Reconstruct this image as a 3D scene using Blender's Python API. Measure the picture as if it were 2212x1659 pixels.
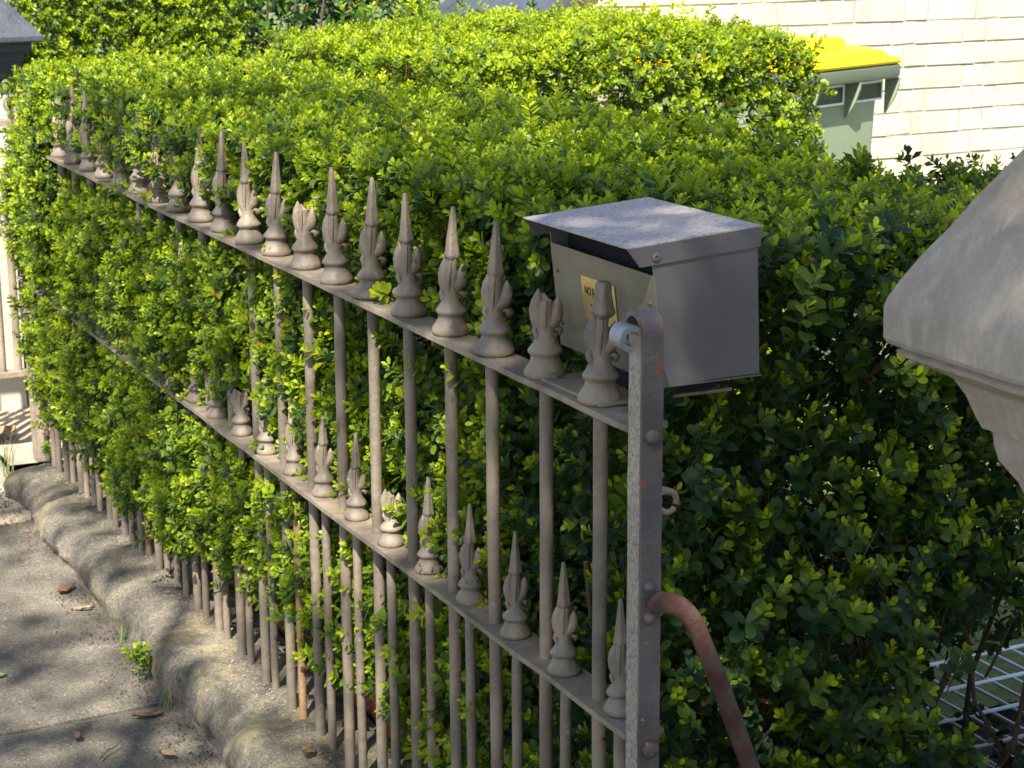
import bpy, bmesh, math, random
import numpy as np
from mathutils import Vector, Matrix, noise as mnoise

# ------------------------------------------------------------------ reset, camera, light
for o in list(bpy.data.objects):
    bpy.data.objects.remove(o, do_unlink=True)
S = bpy.context.scene
COL = S.collection
EYE = 1.69
FX = 1.206                                   # the fence line (runs along +Y)

cam_d = bpy.data.cameras.new('camera')
cam = bpy.data.objects.new('camera', cam_d)
COL.objects.link(cam)
RIGHT = Vector((0.89930415, -0.43727744, -0.00636225))
UP = Vector((0.10837564, 0.20874366, 0.97194691))
FWD = Vector((0.42368238, 0.87476541, -0.23511426))
M = Matrix.Identity(4)
for r in range(3):
    M[r][0], M[r][1], M[r][2] = RIGHT[r], UP[r], -FWD[r]
M[0][3], M[1][3], M[2][3] = 0, 0, EYE
cam.matrix_world = M
cam_d.sensor_width = 36
cam_d.lens = 36 * 4155 / 2212
cam_d.clip_start = 0.05
cam_d.clip_end = 600
cam_d.dof.use_dof = True
cam_d.dof.focus_distance = 2.75
cam_d.dof.aperture_fstop = 22
S.camera = cam

SUN_AZ, SUN_EL = math.radians(38), math.radians(51)      # light travels towards +Y turned SUN_AZ to +X
LDIR = Vector((math.sin(SUN_AZ) * math.cos(SUN_EL), math.cos(SUN_AZ) * math.cos(SUN_EL), -math.sin(SUN_EL)))
TOSUN = -LDIR
W = bpy.data.worlds.new('World')
S.world = W
W.use_nodes = True
wn, wl = W.node_tree.nodes, W.node_tree.links
wn.clear()
sky = wn.new('ShaderNodeTexSky')
sky.sky_type = 'NISHITA'
sky.sun_disc = False
sky.sun_elevation = SUN_EL
sky.sun_rotation = math.atan2(TOSUN.x, TOSUN.y)
sky.air_density = 1.0
sky.dust_density = 1.6
sky.ozone_density = 1.0
bg = wn.new('ShaderNodeBackground')
bg.inputs['Strength'].default_value = 0.088
wo = wn.new('ShaderNodeOutputWorld')
wl.new(sky.outputs[0], bg.inputs[0])
wl.new(bg.outputs[0], wo.inputs[0])
sun_d = bpy.data.lights.new('sun', 'SUN')
sun_d.energy = 5.0
sun_d.angle = math.radians(0.53)
sun_d.color = (1.0, 0.93, 0.80)
sun = bpy.data.objects.new('sun', sun_d)
COL.objects.link(sun)
sun.rotation_euler = LDIR.to_track_quat('-Z', 'Y').to_euler()
S.view_settings.view_transform = 'Standard'
S.view_settings.look = 'None'
S.view_settings.exposure = 1.65
S.view_settings.gamma = 1.0
S.view_settings.use_curve_mapping = False
S.render.engine = 'CYCLES'
S.cycles.max_bounces = 8
S.cycles.diffuse_bounces = 4
S.cycles.transmission_bounces = 6

rng = np.random.default_rng(7)
random.seed(7)


# ------------------------------------------------------------------ tagging helpers
def tag(o, label=None, cat=None, group=None, kind=None):
    if label: o['label'] = label
    if cat: o['category'] = cat
    if group: o['group'] = group
    if kind: o['kind'] = kind
    return o


def empty(name, loc, label=None, cat=None, group=None, kind=None, rz=0):
    o = bpy.data.objects.new(name, None)
    o.empty_display_size = 0.05
    o.location = loc
    o.rotation_euler = (0, 0, rz)
    COL.objects.link(o)
    return tag(o, label, cat, group, kind)


def put(name, me, parent=None, loc=(0, 0, 0), rot=(0, 0, 0), scale=(1, 1, 1)):
    o = bpy.data.objects.new(name, me)
    COL.objects.link(o)
    o.location, o.rotation_euler, o.scale = loc, rot, scale
    if parent: o.parent = parent
    return o


# ------------------------------------------------------------------ materials
class NT:
    def __init__(s, name):
        s.m = bpy.data.materials.new(name)
        s.m.use_nodes = True
        s.n, s.l = s.m.node_tree.nodes, s.m.node_tree.links
        s.n.clear()
        s.out = s.n.new('ShaderNodeOutputMaterial')
        s.p = s.n.new('ShaderNodeBsdfPrincipled')
        s.l.new(s.p.outputs[0], s.out.inputs[0])

    def coord(s, kind='Object'):
        return s.n.new('ShaderNodeTexCoord').outputs[kind]

    def noise(s, scale, detail=4, rough=0.55, vec=None, stretch=None):
        t = s.n.new('ShaderNodeTexNoise')
        t.inputs['Scale'].default_value = scale
        t.inputs['Detail'].default_value = detail
        t.inputs['Roughness'].default_value = rough
        v = vec or s.coord()
        if stretch:
            mp = s.n.new('ShaderNodeMapping')
            mp.inputs['Scale'].default_value = stretch
            s.l.new(v, mp.inputs[0])
            v = mp.outputs[0]
        s.l.new(v, t.inputs['Vector'])
        return t.outputs[0]

    def vor(s, scale, vec=None):
        t = s.n.new('ShaderNodeTexVoronoi')
        t.inputs['Scale'].default_value = scale
        s.l.new(vec or s.coord(), t.inputs['Vector'])
        return t.outputs['Distance']

    def ramp(s, fac, stops):
        r = s.n.new('ShaderNodeValToRGB')
        e = r.color_ramp.elements
        while len(e) < len(stops): e.new(0.5)
        for q, (p, c) in zip(e, stops):
            q.position = p
            q.color = (*c, 1) if len(c) == 3 else c
        s.l.new(fac, r.inputs[0])
        return r.outputs[0]

    def g(s, fac, a, b):
        return s.ramp(fac, [(a, (0, 0, 0)), (b, (1, 1, 1))])

    def mix(s, fac, a, b, mode='MIX'):
        x = s.n.new('ShaderNodeMix')
        x.data_type = 'RGBA'
        x.blend_type = mode
        for sock, v in ((x.inputs[0], fac), (x.inputs[6], a), (x.inputs[7], b)):
            if hasattr(v, 'links'): s.l.new(v, sock)
            elif isinstance(v, (int, float)): sock.default_value = v
            else: sock.default_value = (*v, 1)
        return x.outputs[2]

    def math(s, op, a, b=0.0):
        x = s.n.new('ShaderNodeMath')
        x.operation = op
        for sock, v in ((x.inputs[0], a), (x.inputs[1], b)):
            if hasattr(v, 'links'): s.l.new(v, sock)
            else: sock.default_value = v
        return x.outputs[0]

    def bump(s, h, dist=0.002, strength=1.0, prev=None):
        b = s.n.new('ShaderNodeBump')
        b.inputs['Strength'].default_value = strength
        b.inputs['Distance'].default_value = dist
        s.l.new(h, b.inputs['Height'])
        if prev: s.l.new(prev, b.inputs['Normal'])
        s.l.new(b.outputs[0], s.p.inputs['Normal'])
        return b.outputs[0]

    def fin(s, col, rough=0.6, spec=0.4, metal=0.0):
        for sock, v in ((s.p.inputs['Base Color'], col), (s.p.inputs['Roughness'], rough), (s.p.inputs['Specular IOR Level'], spec), (s.p.inputs['Metallic'], metal)):
            if hasattr(v, 'links'): s.l.new(v, sock)
            elif isinstance(v, (int, float)): sock.default_value = v
            else: sock.default_value = (*v, 1)
        return s.m

    def objrand(s):
        return s.n.new('ShaderNodeObjectInfo').outputs['Random']


def mat_iron(name, base, rusty=0.0):
    t = NT(name)
    wv = t.n.new('ShaderNodeNewGeometry').outputs['Position']
    big = t.noise(7, 4, 0.6, wv)
    c = t.mix(t.g(big, 0.38, 0.62), base, tuple(b * k for b, k in zip(base, (0.62, 0.64, 0.68))))
    rust = t.noise(34, 5, 0.7, wv)
    thr = 0.645 - rusty * 0.22
    rm = t.g(rust, thr, thr + 0.06)
    c = t.mix(rm, c, (0.19, 0.085, 0.04))
    chip = t.g(t.noise(75, 4, 0.65, wv), 0.68, 0.71)
    c = t.mix(t.math('MULTIPLY', chip, 0.5), c, (0.62, 0.56, 0.48))
    grime = t.noise(22, 4, 0.6, wv, (1, 1, 0.25))
    c = t.mix(t.math('MULTIPLY', t.g(grime, 0.48, 0.70), 0.6), c, (0.085, 0.07, 0.055))
    b = t.bump(t.noise(70, 4, 0.6, wv), 0.0028, 0.9)
    t.bump(t.noise(380, 2, 0.5, wv), 0.0006, 0.9, b)
    return t.fin(c, t.ramp(big, [(0.3, (0.42,) * 3), (0.7, (0.6,) * 3)]), 0.4)


IRON = mat_iron('weathered_taupe_paint', (0.258, 0.210, 0.158))
IRON_RUST = mat_iron('rust_stained_paint', (0.30, 0.185, 0.10), 0.4)
IRON_CREAM = mat_iron('cream_gate_paint', (0.30, 0.24, 0.18))
IRON_SHADED = mat_iron('post_paint_shade_side', (0.125, 0.108, 0.108), 0.25)  # gate-side flange of the post; its shade is put into this darker colour


def mat_rust_pipe():
    t = NT('red_oxide_pipe')
    a = t.noise(26, 5, 0.65)
    c = t.ramp(a, [(0.30, (0.050, 0.015, 0.012)), (0.48, (0.070, 0.032, 0.025)), (0.60, (0.080, 0.050, 0.040)), (0.8, (0.105, 0.075, 0.060))])
    t.bump(t.noise(160, 4), 0.0015, 0.8)
    return t.fin(c, 0.62, 0.35)


def mat_pebbled_edge():
    t = NT('pitted_post_paint_lit_side')  # street-side flange; pitting, plus a paler colour for the light on it
    c = t.ramp(t.noise(210, 3, 0.6), [(0.34, (0.14, 0.115, 0.09)), (0.5, (0.27, 0.235, 0.195)), (0.68, (0.36, 0.32, 0.275))])
    t.bump(t.noise(300, 3), 0.0014, 1.0)
    return t.fin(c, 0.42, 0.5)


def mat_box(name, base, galv=False):
    t = NT(name)
    a = t.noise(9, 5, 0.6)
    c = t.mix(t.g(a, 0.35, 0.7), base, tuple(b * 0.78 for b in base))
    if galv:
        sc = t.noise(70, 5, 0.7, None, (1, 0.2, 1))
        c = t.mix(t.math('MULTIPLY', t.g(sc, 0.5, 0.75), 0.5), c, tuple(b * 0.45 for b in base))
    sp = t.g(t.noise(140, 3, 0.7), 0.66, 0.70)
    c = t.mix(t.math('MULTIPLY', sp, 0.6), c, (0.05, 0.045, 0.045))
    t.bump(t.noise(330, 3), 0.0005, 0.8)
    return t.fin(c, 0.45, 0.5)


def mat_lid():
    t = NT('weathered_mailbox_lid')
    a = t.noise(150, 5, 0.75, None, (1, 1.6, 1))
    c = t.ramp(a, [(0.34, (0.20, 0.175, 0.165)), (0.50, (0.36, 0.315, 0.295)), (0.66, (0.50, 0.445, 0.415))])
    pale = t.g(t.noise(6.5, 3, 0.5), 0.60, 0.615)
    c = t.mix(t.math('MULTIPLY', pale, 0.7), c, (0.36, 0.34, 0.42))
    t.bump(t.noise(300, 3), 0.0005, 0.8)
    return t.fin(c, 0.68, 0.25)


def mat_stone(name, cols, sc=6.0, bump=0.004, lichen=None, vec_world=True, dirt=1.0):
    t = NT(name)
    v = t.n.new('ShaderNodeNewGeometry').outputs['Position'] if vec_world else t.coord()
    a = t.noise(sc, 8, 0.68, v)
    c = t.ramp(a, cols)
    f = t.noise(150, 5, 0.75, v)
    c = t.mix(t.g(f, 0.38, 0.64), t.mix(0.55 * dirt, c, (0.045, 0.04, 0.035)), c)
    sp = t.g(t.noise(240, 2, 0.5, v), 0.68, 0.72)
    c = t.mix(t.math('MULTIPLY', sp, 0.55 * dirt), c, (0.62, 0.6, 0.55))
    pits = None
    if 'pillar' in name:
        tool = t.noise(60, 4, 0.65, v, (1, 1, 0.22))
        c = t.mix(t.math('MULTIPLY', t.g(tool, 0.50, 0.72), 0.35), c, (0.60, 0.54, 0.44))
        pits = t.g(t.noise(24, 3, 0.6, v), 0.685, 0.72)
        c = t.mix(t.math('MULTIPLY', pits, 0.55), c, (0.12, 0.10, 0.08))
        run = t.g(t.noise(9, 5, 0.7, v, (1, 1, 0.3)), 0.55, 0.72)
        c = t.mix(t.math('MULTIPLY', run, 0.40), c, (0.17, 0.14, 0.11))
    st = t.g(t.noise(1.6, 5, 0.7, v), 0.50, 0.62)
    c = t.mix(t.math('MULTIPLY', st, 0.40 * dirt), c, t.mix(1.0, c, (0.55, 0.53, 0.5), 'MULTIPLY'))
    if lichen:
        k = t.g(t.noise(4.5, 6, 0.7, v), 0.54, 0.68)
        c = t.mix(t.math('MULTIPLY', k, 0.65), c, lichen)
    b = t.bump(t.noise(34, 6, 0.7, v), bump, 0.9)
    if pits:
        b = t.bump(tool, 0.003, 0.9, b)
        b = t.bump(pits, 0.004, -0.9, b)
    t.bump(t.noise(220, 4, 0.6, v), bump * 0.3, 0.9, b)
    return t.fin(c, 0.9, 0.2)


PLINTH = mat_stone('weathered_sandstone_plinth', [(0.32, (0.05, 0.047, 0.041)), (0.44, (0.145, 0.130, 0.105)), (0.56, (0.25, 0.22, 0.172)), (0.70, (0.36, 0.315, 0.235))], 7, 0.013, (0.34, 0.285, 0.15), True, 1.3)
PATH = mat_stone('old_concrete_path', [(0.32, (0.095, 0.085, 0.072)), (0.5, (0.18, 0.160, 0.132)), (0.68, (0.27, 0.238, 0.19))], 5, 0.006, None, True, 1.35)
PATH_PALE = mat_stone('sandy_entry_concrete', [(0.30, (0.36, 0.30, 0.22)), (0.5, (0.46, 0.39, 0.29)), (0.7, (0.54, 0.47, 0.36))], 5, 0.003)
PILLAR = mat_stone('buff_sandstone_pillar', [(0.30, (0.31, 0.255, 0.20)), (0.5, (0.39, 0.33, 0.27)), (0.72, (0.45, 0.385, 0.315))], 6, 0.003, None, True, 0.25)
SOIL = mat_stone('dark_garden_soil', [(0.3, (0.015, 0.011, 0.008)), (0.55, (0.05, 0.036, 0.025)), (0.75, (0.11, 0.08, 0.055))], 22, 0.01)
LAWN = mat_stone('sunlit_lawn', [(0.3, (0.06, 0.10, 0.02)), (0.5, (0.14, 0.20, 0.05)), (0.7, (0.24, 0.27, 0.11))], 30, 0.01)
ASPHALT = mat_stone('asphalt_road', [(0.3, (0.03, 0.03, 0.032)), (0.6, (0.055, 0.055, 0.055)), (0.8, (0.08, 0.078, 0.075))], 12, 0.003)


def mat_white_brick():
    t = NT('white_painted_brick')
    v = t.n.new('ShaderNodeNewGeometry').outputs['Position']
    a = t.noise(5, 6, 0.65, v)
    c = t.ramp(a, [(0.3, (0.37, 0.325, 0.26)), (0.5, (0.47, 0.425, 0.35)), (0.7, (0.52, 0.485, 0.415))])
    oi = t.objrand()
    c = t.mix(t.math('MULTIPLY', t.g(oi, 0.0, 1.0), 0.35), c, (0.40, 0.33, 0.26))
    pit = t.g(t.noise(40, 5, 0.75, v), 0.63, 0.67)
    c = t.mix(t.math('MULTIPLY', pit, 0.75), c, (0.25, 0.18, 0.13))
    och = t.g(t.noise(9, 5, 0.7, v), 0.69, 0.78)
    c = t.mix(t.math('MULTIPLY', och, 0.5), c, (0.42, 0.36, 0.12))
    b = t.bump(t.noise(28, 5, 0.65, v), 0.006, 0.9)
    t.bump(pit, 0.004, -0.8, b)
    return t.fin(c, 0.75, 0.3)


def mat_slate_paint():
    t = NT('dark_slate_gloss_paint')
    v = t.n.new('ShaderNodeNewGeometry').outputs['Position']
    a = t.noise(10, 4, 0.6, v)
    c = t.ramp(a, [(0.3, (0.034, 0.038, 0.05)), (0.7, (0.066, 0.072, 0.09))])
    b = t.bump(t.noise(26, 4, 0.6, v), 0.006, 0.8)
    t.bump(t.noise(120, 3, 0.6, v), 0.0015, 0.8, b)
    return t.fin(c, 0.34, 0.5)


def mat_simple(name, base, rough=0.5, spec=0.4, metal=0.0, ns=18, k=0.8, bd=0.0008):
    t = NT(name)
    a = t.noise(ns, 5, 0.6)
    c = t.mix(t.g(a, 0.35, 0.7), base, tuple(b * k for b in base))
    t.bump(t.noise(ns * 9, 3), bd, 0.7)
    return t.fin(c, rough, spec, metal)


WBRICK, SLATE, RUSTPIPE, PEBBLE, LIDM = mat_white_brick(), mat_slate_paint(), mat_rust_pipe(), mat_pebbled_edge(), mat_lid()
MORTAR = mat_simple('dirty_white_joint', (0.40, 0.35, 0.28), 0.85, 0.2, 0, 14, 0.6, 0.003)
BOXSIDE = mat_box('purple_grey_mailbox_paint', (0.125, 0.115, 0.120))
BOXFRONT = mat_box('worn_olive_zinc_front', (0.19, 0.168, 0.115), True)
DARKIN = mat_simple('near_black_filler', (0.02, 0.02, 0.022), 0.8, 0.2)  # the mailbox slot plate uses this near-black for shade
BRASS = mat_simple('tarnished_brass_plate', (0.72, 0.56, 0.22), 0.35, 0.5, 0.75, 40, 0.7)
INK = mat_simple('black_engraved_ink', (0.012, 0.011, 0.01), 0.6, 0.3)
STEEL = mat_simple('bare_worn_steel', (0.52, 0.55, 0.62), 0.28, 0.5, 0.85, 60, 0.75)
IRONGLOSS = mat_simple('worn_shiny_grey_paint', (0.30, 0.30, 0.32), 0.3, 0.6, 0.35, 60, 0.7, 0.001)
BOLT = mat_iron('rusty_bolt_paint', (0.14, 0.11, 0.10), 0.2)
BINGREEN = mat_simple('dull_green_bin_plastic', (0.25, 0.30, 0.21), 0.42, 0.45, 0, 4, 0.86, 0.0006)
BINRIM = mat_simple('dull_green_bin_rim', (0.13, 0.165, 0.125), 0.4, 0.45, 0, 4, 0.86, 0.0006)
BINDARK = mat_simple('bin_pocket_shade', (0.03, 0.04, 0.035), 0.36, 0.5, 0, 4, 0.86, 0.0006)  # pocket panels; near-black stands for the shadow under the rim
YELLOW = mat_simple('yellow_bin_lid_plastic', (0.95, 0.62, 0.002), 0.4, 0.45, 0, 4, 0.9, 0.0006)
RUBBER = mat_simple('black_rubber', (0.02, 0.02, 0.02), 0.7, 0.3)
REDBRICK = mat_simple('red_edging_brick', (0.26, 0.075, 0.04), 0.85, 0.2, 0, 22, 0.55, 0.003)
WHITEWIRE = mat_simple('white_plastic_coated_wire', (0.80, 0.82, 0.86), 0.4, 0.5)
RENDERW = mat_simple('cream_rendered_pillar', (0.46, 0.42, 0.355), 0.8, 0.25, 0, 9, 0.9, 0.003)
BARK = mat_simple('grey_brown_twig_bark', (0.12, 0.085, 0.06), 0.85, 0.2, 0, 60, 0.6, 0.002)
BLACKPL = mat_simple('black_nylon', (0.015, 0.015, 0.017), 0.4, 0.5)
DRYLEAF = mat_simple('dry_brown_leaf', (0.19, 0.10, 0.058), 0.7, 0.3, 0, 60, 0.55, 0.0008)
DRYPALE = mat_simple('dry_straw_leaf', (0.30, 0.20, 0.11), 0.7, 0.3, 0, 60, 0.6, 0.0008)
FRESHLEAF = mat_simple('fallen_green_leaf', (0.10, 0.20, 0.05), 0.45, 0.4, 0, 60, 0.7, 0.0005)


def mat_leaf(name, old, mid, young, transl=0.32, rough=0.36):
    t = NT(name)
    at = t.n.new('ShaderNodeAttribute')
    at.attribute_name = 'tone'
    sep = t.n.new('ShaderNodeSeparateColor')
    t.l.new(at.outputs['Color'], sep.inputs[0])
    age, rnd, stem = sep.outputs[0], sep.outputs[1], sep.outputs[2]
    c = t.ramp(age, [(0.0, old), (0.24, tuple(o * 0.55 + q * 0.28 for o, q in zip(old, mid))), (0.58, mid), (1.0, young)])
    c = t.mix(t.math('MULTIPLY', rnd, 0.32), c, tuple(x * 0.45 for x in mid))
    c = t.mix(stem, c, (0.16, 0.13, 0.05))
    dead = t.math('GREATER_THAN', rnd, 0.9962)
    c = t.mix(dead, c, (0.30, 0.16, 0.06))
    t.fin(c, rough, 0.33)
    tr = t.n.new('ShaderNodeBsdfTranslucent')
    tc = t.mix(1.0, c, (1.30, 1.30, 0.35), 'MULTIPLY')
    t.l.new(tc, tr.inputs[0])
    mx = t.n.new('ShaderNodeMixShader')
    mx.inputs[0].default_value = transl
    t.l.new(t.p.outputs[0], mx.inputs[1])
    t.l.new(tr.outputs[0], mx.inputs[2])
    t.l.new(mx.outputs[0], t.out.inputs[0])
    return t.m


BOXLEAF = mat_leaf('box_hedge_leaf', (0.020, 0.058, 0.034), (0.150, 0.245, 0.020), (0.40, 0.49, 0.014), 0.48, 0.40)
BIGLEAF = mat_leaf('glossy_shrub_leaf', (0.015, 0.04, 0.014), (0.05, 0.12, 0.02), (0.15, 0.25, 0.03))
TREELEAF = mat_leaf('street_tree_leaf', (0.03, 0.07, 0.02), (0.05, 0.11, 0.02), (0.08, 0.15, 0.02), 0.2)


# ------------------------------------------------------------------ mesh helpers
class MB:
    """collects shapes into one mesh"""
    def __init__(s):
        s.v, s.f, s.mi, s.mats, s.sm = [], [], [], [], []

    def mat(s, m):
        if m not in s.mats: s.mats.append(m)
        return s.mats.index(m)

    def add(s, vs, fs, m, smooth=False):
        b = len(s.v)
        k = s.mat(m)
        s.v += [tuple(x) for x in vs]
        for f in fs:
            s.f.append(tuple(b + i for i in f))
            s.mi.append(k)
            s.sm.append(smooth)

    def box(s, lo, hi, m, bev=0.0, xf=None):
        bm = bmesh.new()
        bmesh.ops.create_cube(bm, size=1)
        for v in bm.verts:
            v.co = Vector([(lo[i] + hi[i]) / 2 + v.co[i] * (hi[i] - lo[i]) for i in range(3)])
        if bev: bmesh.ops.bevel(bm, geom=bm.edges[:], offset=bev, segments=2, affect='EDGES', profile=0.6)
        s.bm(bm, m, xf)

    def bm(s, bm, m, xf=None, smooth=False):
        bm.verts.ensure_lookup_table()
        vs = [(xf @ v.co if xf else v.co.copy()) for v in bm.verts]
        s.add(vs, [[v.index for v in f.verts] for f in bm.faces], m, smooth)
        bm.free()

    def lathe(s, prof, m, seg=20, c=(0, 0, 0), axis='z', smooth=True, cap=True):
        vs, fs = [], []
        n = len(prof)
        for (r, h) in prof:
            for k in range(seg):
                a = 2 * math.pi * k / seg
                p = (r * math.cos(a), r * math.sin(a), h)
                if axis == 'x': p = (h, p[0], p[1])
                if axis == 'y': p = (p[1], h, p[0])
                vs.append((p[0] + c[0], p[1] + c[1], p[2] + c[2]))
        for i in range(n - 1):
            for k in range(seg):
                k2 = (k + 1) % seg
                fs.append((i * seg + k, i * seg + k2, (i + 1) * seg + k2, (i + 1) * seg + k))
        if cap:
            fs.append(tuple(range(seg))[::-1])
            fs.append(tuple((n - 1) * seg + k for k in range(seg)))
        s.add(vs, fs, m, smooth)

    def sweep(s, pts, rad, m, seg=8, ref=(0, 1, 0), smooth=True, cap=True):
        """tube along pts; rad[i] = (a, b) half sizes across / along ref"""
        pts = [Vector(p) for p in pts]
        n = len(pts)
        vs, fs = [], []
        for i, p in enumerate(pts):
            t = (pts[min(i + 1, n - 1)] - pts[max(i - 1, 0)]).normalized()
            rf = Vector(ref)
            a = t.cross(rf)
            if a.length < 1e-4: a = t.cross(Vector((1, 0.3, 0.2)))
            a.normalize()
            b = a.cross(t).normalized()
            ra, rb = rad[i] if isinstance(rad[i], tuple) else (rad[i], rad[i])
            for k in range(seg):
                th = 2 * math.pi * k / seg
                vs.append(p + a * (ra * math.cos(th)) + b * (rb * math.sin(th)))
        for i in range(n - 1):
            for k in range(seg):
                k2 = (k + 1) % seg
                fs.append((i * seg + k, i * seg + k2, (i + 1) * seg + k2, (i + 1) * seg + k))
        if cap:
            fs.append(tuple(range(seg))[::-1])
            fs.append(tuple((n - 1) * seg + k for k in range(seg)))
        s.add(vs, fs, m, smooth)

    def strip(s, pts, w0, w1, th, m, wdir=(0, 1, 0), smooth=True):
        """flat bar of thickness th following pts; width spans w0..w1 along wdir"""
        pts = [Vector(p) for p in pts]
        wd = Vector(wdir)
        n = len(pts)
        vs, fs = [], []
        for i, p in enumerate(pts):
            t = (pts[min(i + 1, n - 1)] - pts[max(i - 1, 0)]).normalized()
            nn = t.cross(wd).normalized()
            for (w, h) in ((w0, -th / 2), (w1, -th / 2), (w1, th / 2), (w0, th / 2)):
                vs.append(p + wd * w + nn * h)
        for i in range(n - 1):
            for k in range(4):
                k2 = (k + 1) % 4
                fs.append((i * 4 + k, i * 4 + k2, (i + 1) * 4 + k2, (i + 1) * 4 + k))
        fs.append((3, 2, 1, 0))
        fs.append(tuple((n - 1) * 4 + k for k in range(4)))
        s.add(vs, fs, m, smooth)

    def mesh(s, name, fixn=True, sharp=48):
        me = bpy.data.meshes.new(name)
        me.from_pydata(s.v, [], s.f)
        for m in s.mats: me.materials.append(m)
        me.polygons.foreach_set('material_index', s.mi)
        me.polygons.foreach_set('use_smooth', s.sm)
        if fixn:
            bm = bmesh.new()
            bm.from_mesh(me)
            bmesh.ops.recalc_face_normals(bm, faces=bm.faces[:])
            bm.to_mesh(me)
            bm.free()
        me.update()
        if any(s.sm):
            try: me.set_sharp_from_angle(angle=math.radians(sharp))
            except Exception: pass
        return me

    def build(s, name, parent=None, loc=(0, 0, 0), rot=(0, 0, 0), sharp=48):
        return put(name, s.mesh(name, True, sharp), parent, loc, rot)


def jitter(mb, amp, sc):
    out = []
    for v in mb.v:
        p = Vector(v)
        q = mnoise.noise_vector(p * sc)
        out.append(tuple(p + q * amp))
    mb.v = out


def fb(x, y, z=0.0, o=4):
    return mnoise.fractal(Vector((x, y, z)), 1.0, 2.0, o)


# ------------------------------------------------------------------ ground, path, plinth
def sheet(name, x0, x1, y0, y1, z, m, nx=2, ny=2, amp=0.0, sc=3.0, parent=None, kind='structure'):
    xs, ys = np.linspace(x0, x1, nx), np.linspace(y0, y1, ny)
    vs = [(x, y, z + (amp * fb(x * sc, y * sc) if amp else 0)) for y in ys for x in xs]
    fs = [(j * nx + i, j * nx + i + 1, (j + 1) * nx + i + 1, (j + 1) * nx + i) for j in range(ny - 1) for i in range(nx - 1)]
    mb = MB()
    mb.add(vs, fs, m, True)
    o = mb.build(name, parent)
    if kind: o['kind'] = kind
    return o


sheet('ground', -250, 250, -250, 250, -0.16, LAWN)
sheet('road', -14, -2.6, -120, 120, -0.145, ASPHALT)
tag(bpy.data.objects['road'], kind='structure')
mb = MB()
mb.box((-2.6, -60, -0.155), (-2.3, 60, -0.02), PATH, 0.01)
o = mb.build('kerb'); o['kind'] = 'structure'
mb = MB()
mb.box((-2.3, -60, -0.155), (1.13, 60, -0.022), SOIL)
o = mb.build('footpath'); o['kind'] = 'structure'
FOOT = o
joint_y = [-8.0, -6.5, -5.0, -3.5, -2.0, -0.5, 0.98, 2.46, 3.94, 5.44, 6.9, 8.4, 9.9]
for a, b in zip(joint_y[:-1], joint_y[1:]):
    near = 2 < b < 7.5
    nx, ny = (70, 60) if near else (12, 8)
    g = 0.006
    xs, ys = np.linspace(-2.28, 1.12, nx), np.linspace(a + g, b - g, ny)
    vs, fs = [], []
    for y in ys:
        for x in xs:
            e = min(y - a, b - y)
            z = 0.0 + 0.007 * fb(x * 1.7, y * 1.7) + 0.0035 * fb(x * 9, y * 9, 3)
            z -= 0.010 * max(0, 1 - e / 0.03) ** 2
            vs.append((x, y, z))
    fs = [(j * nx + i, j * nx + i + 1, (j + 1) * nx + i + 1, (j + 1) * nx + i) for j in range(ny - 1) for i in range(nx - 1)]
    k = len(vs)
    vs += [(xs[0], ys[0], -0.02), (xs[-1], ys[0], -0.02), (xs[-1], ys[-1], -0.02), (xs[0], ys[-1], -0.02)]
    fs += [(k, k + 1, nx - 1, 0) if nx == 2 else tuple([k, k + 1] + list(range(nx - 1, -1, -1)))]
    fs += [tuple([k + 2, k + 3] + list(range((ny - 1) * nx, ny * nx)))]
    mb = MB()
    mb.add(vs, fs, PATH if b < 6 else PATH_PALE, True)
    mb.build('slab', FOOT)

# the garden soil and the neighbouring entry
sheet('garden_bed', 1.30, 5.9, 1.95, 5.98, 0.075, SOIL, 60, 60, 0.02, 6)
sheet('lawn', 2.06, 5.8, 2.90, 5.95, 0.10, LAWN, 40, 40, 0.012, 8)
sheet('entry_path', 1.125, 3.4, 5.985, 6.93, 0.012, PATH_PALE, 30, 20, 0.006, 5)
sheet('gate_path', 1.125, 6.0, 1.30, 1.945, 0.02, PATH, 30, 12, 0.006, 5)
sheet('neighbour_bed', 1.15, 7.5, 6.935, 14.0, 0.05, SOIL, 30, 30, 0.03, 4)
sheet('porch_path', 5.905, 9, -6, 14, 0.06, PATH, 6, 20, 0.004, 4)
sheet('side_garden', 1.13, 5.9, -8, 1.295, 0.03, SOIL, 20, 30, 0.02, 5)


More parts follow.
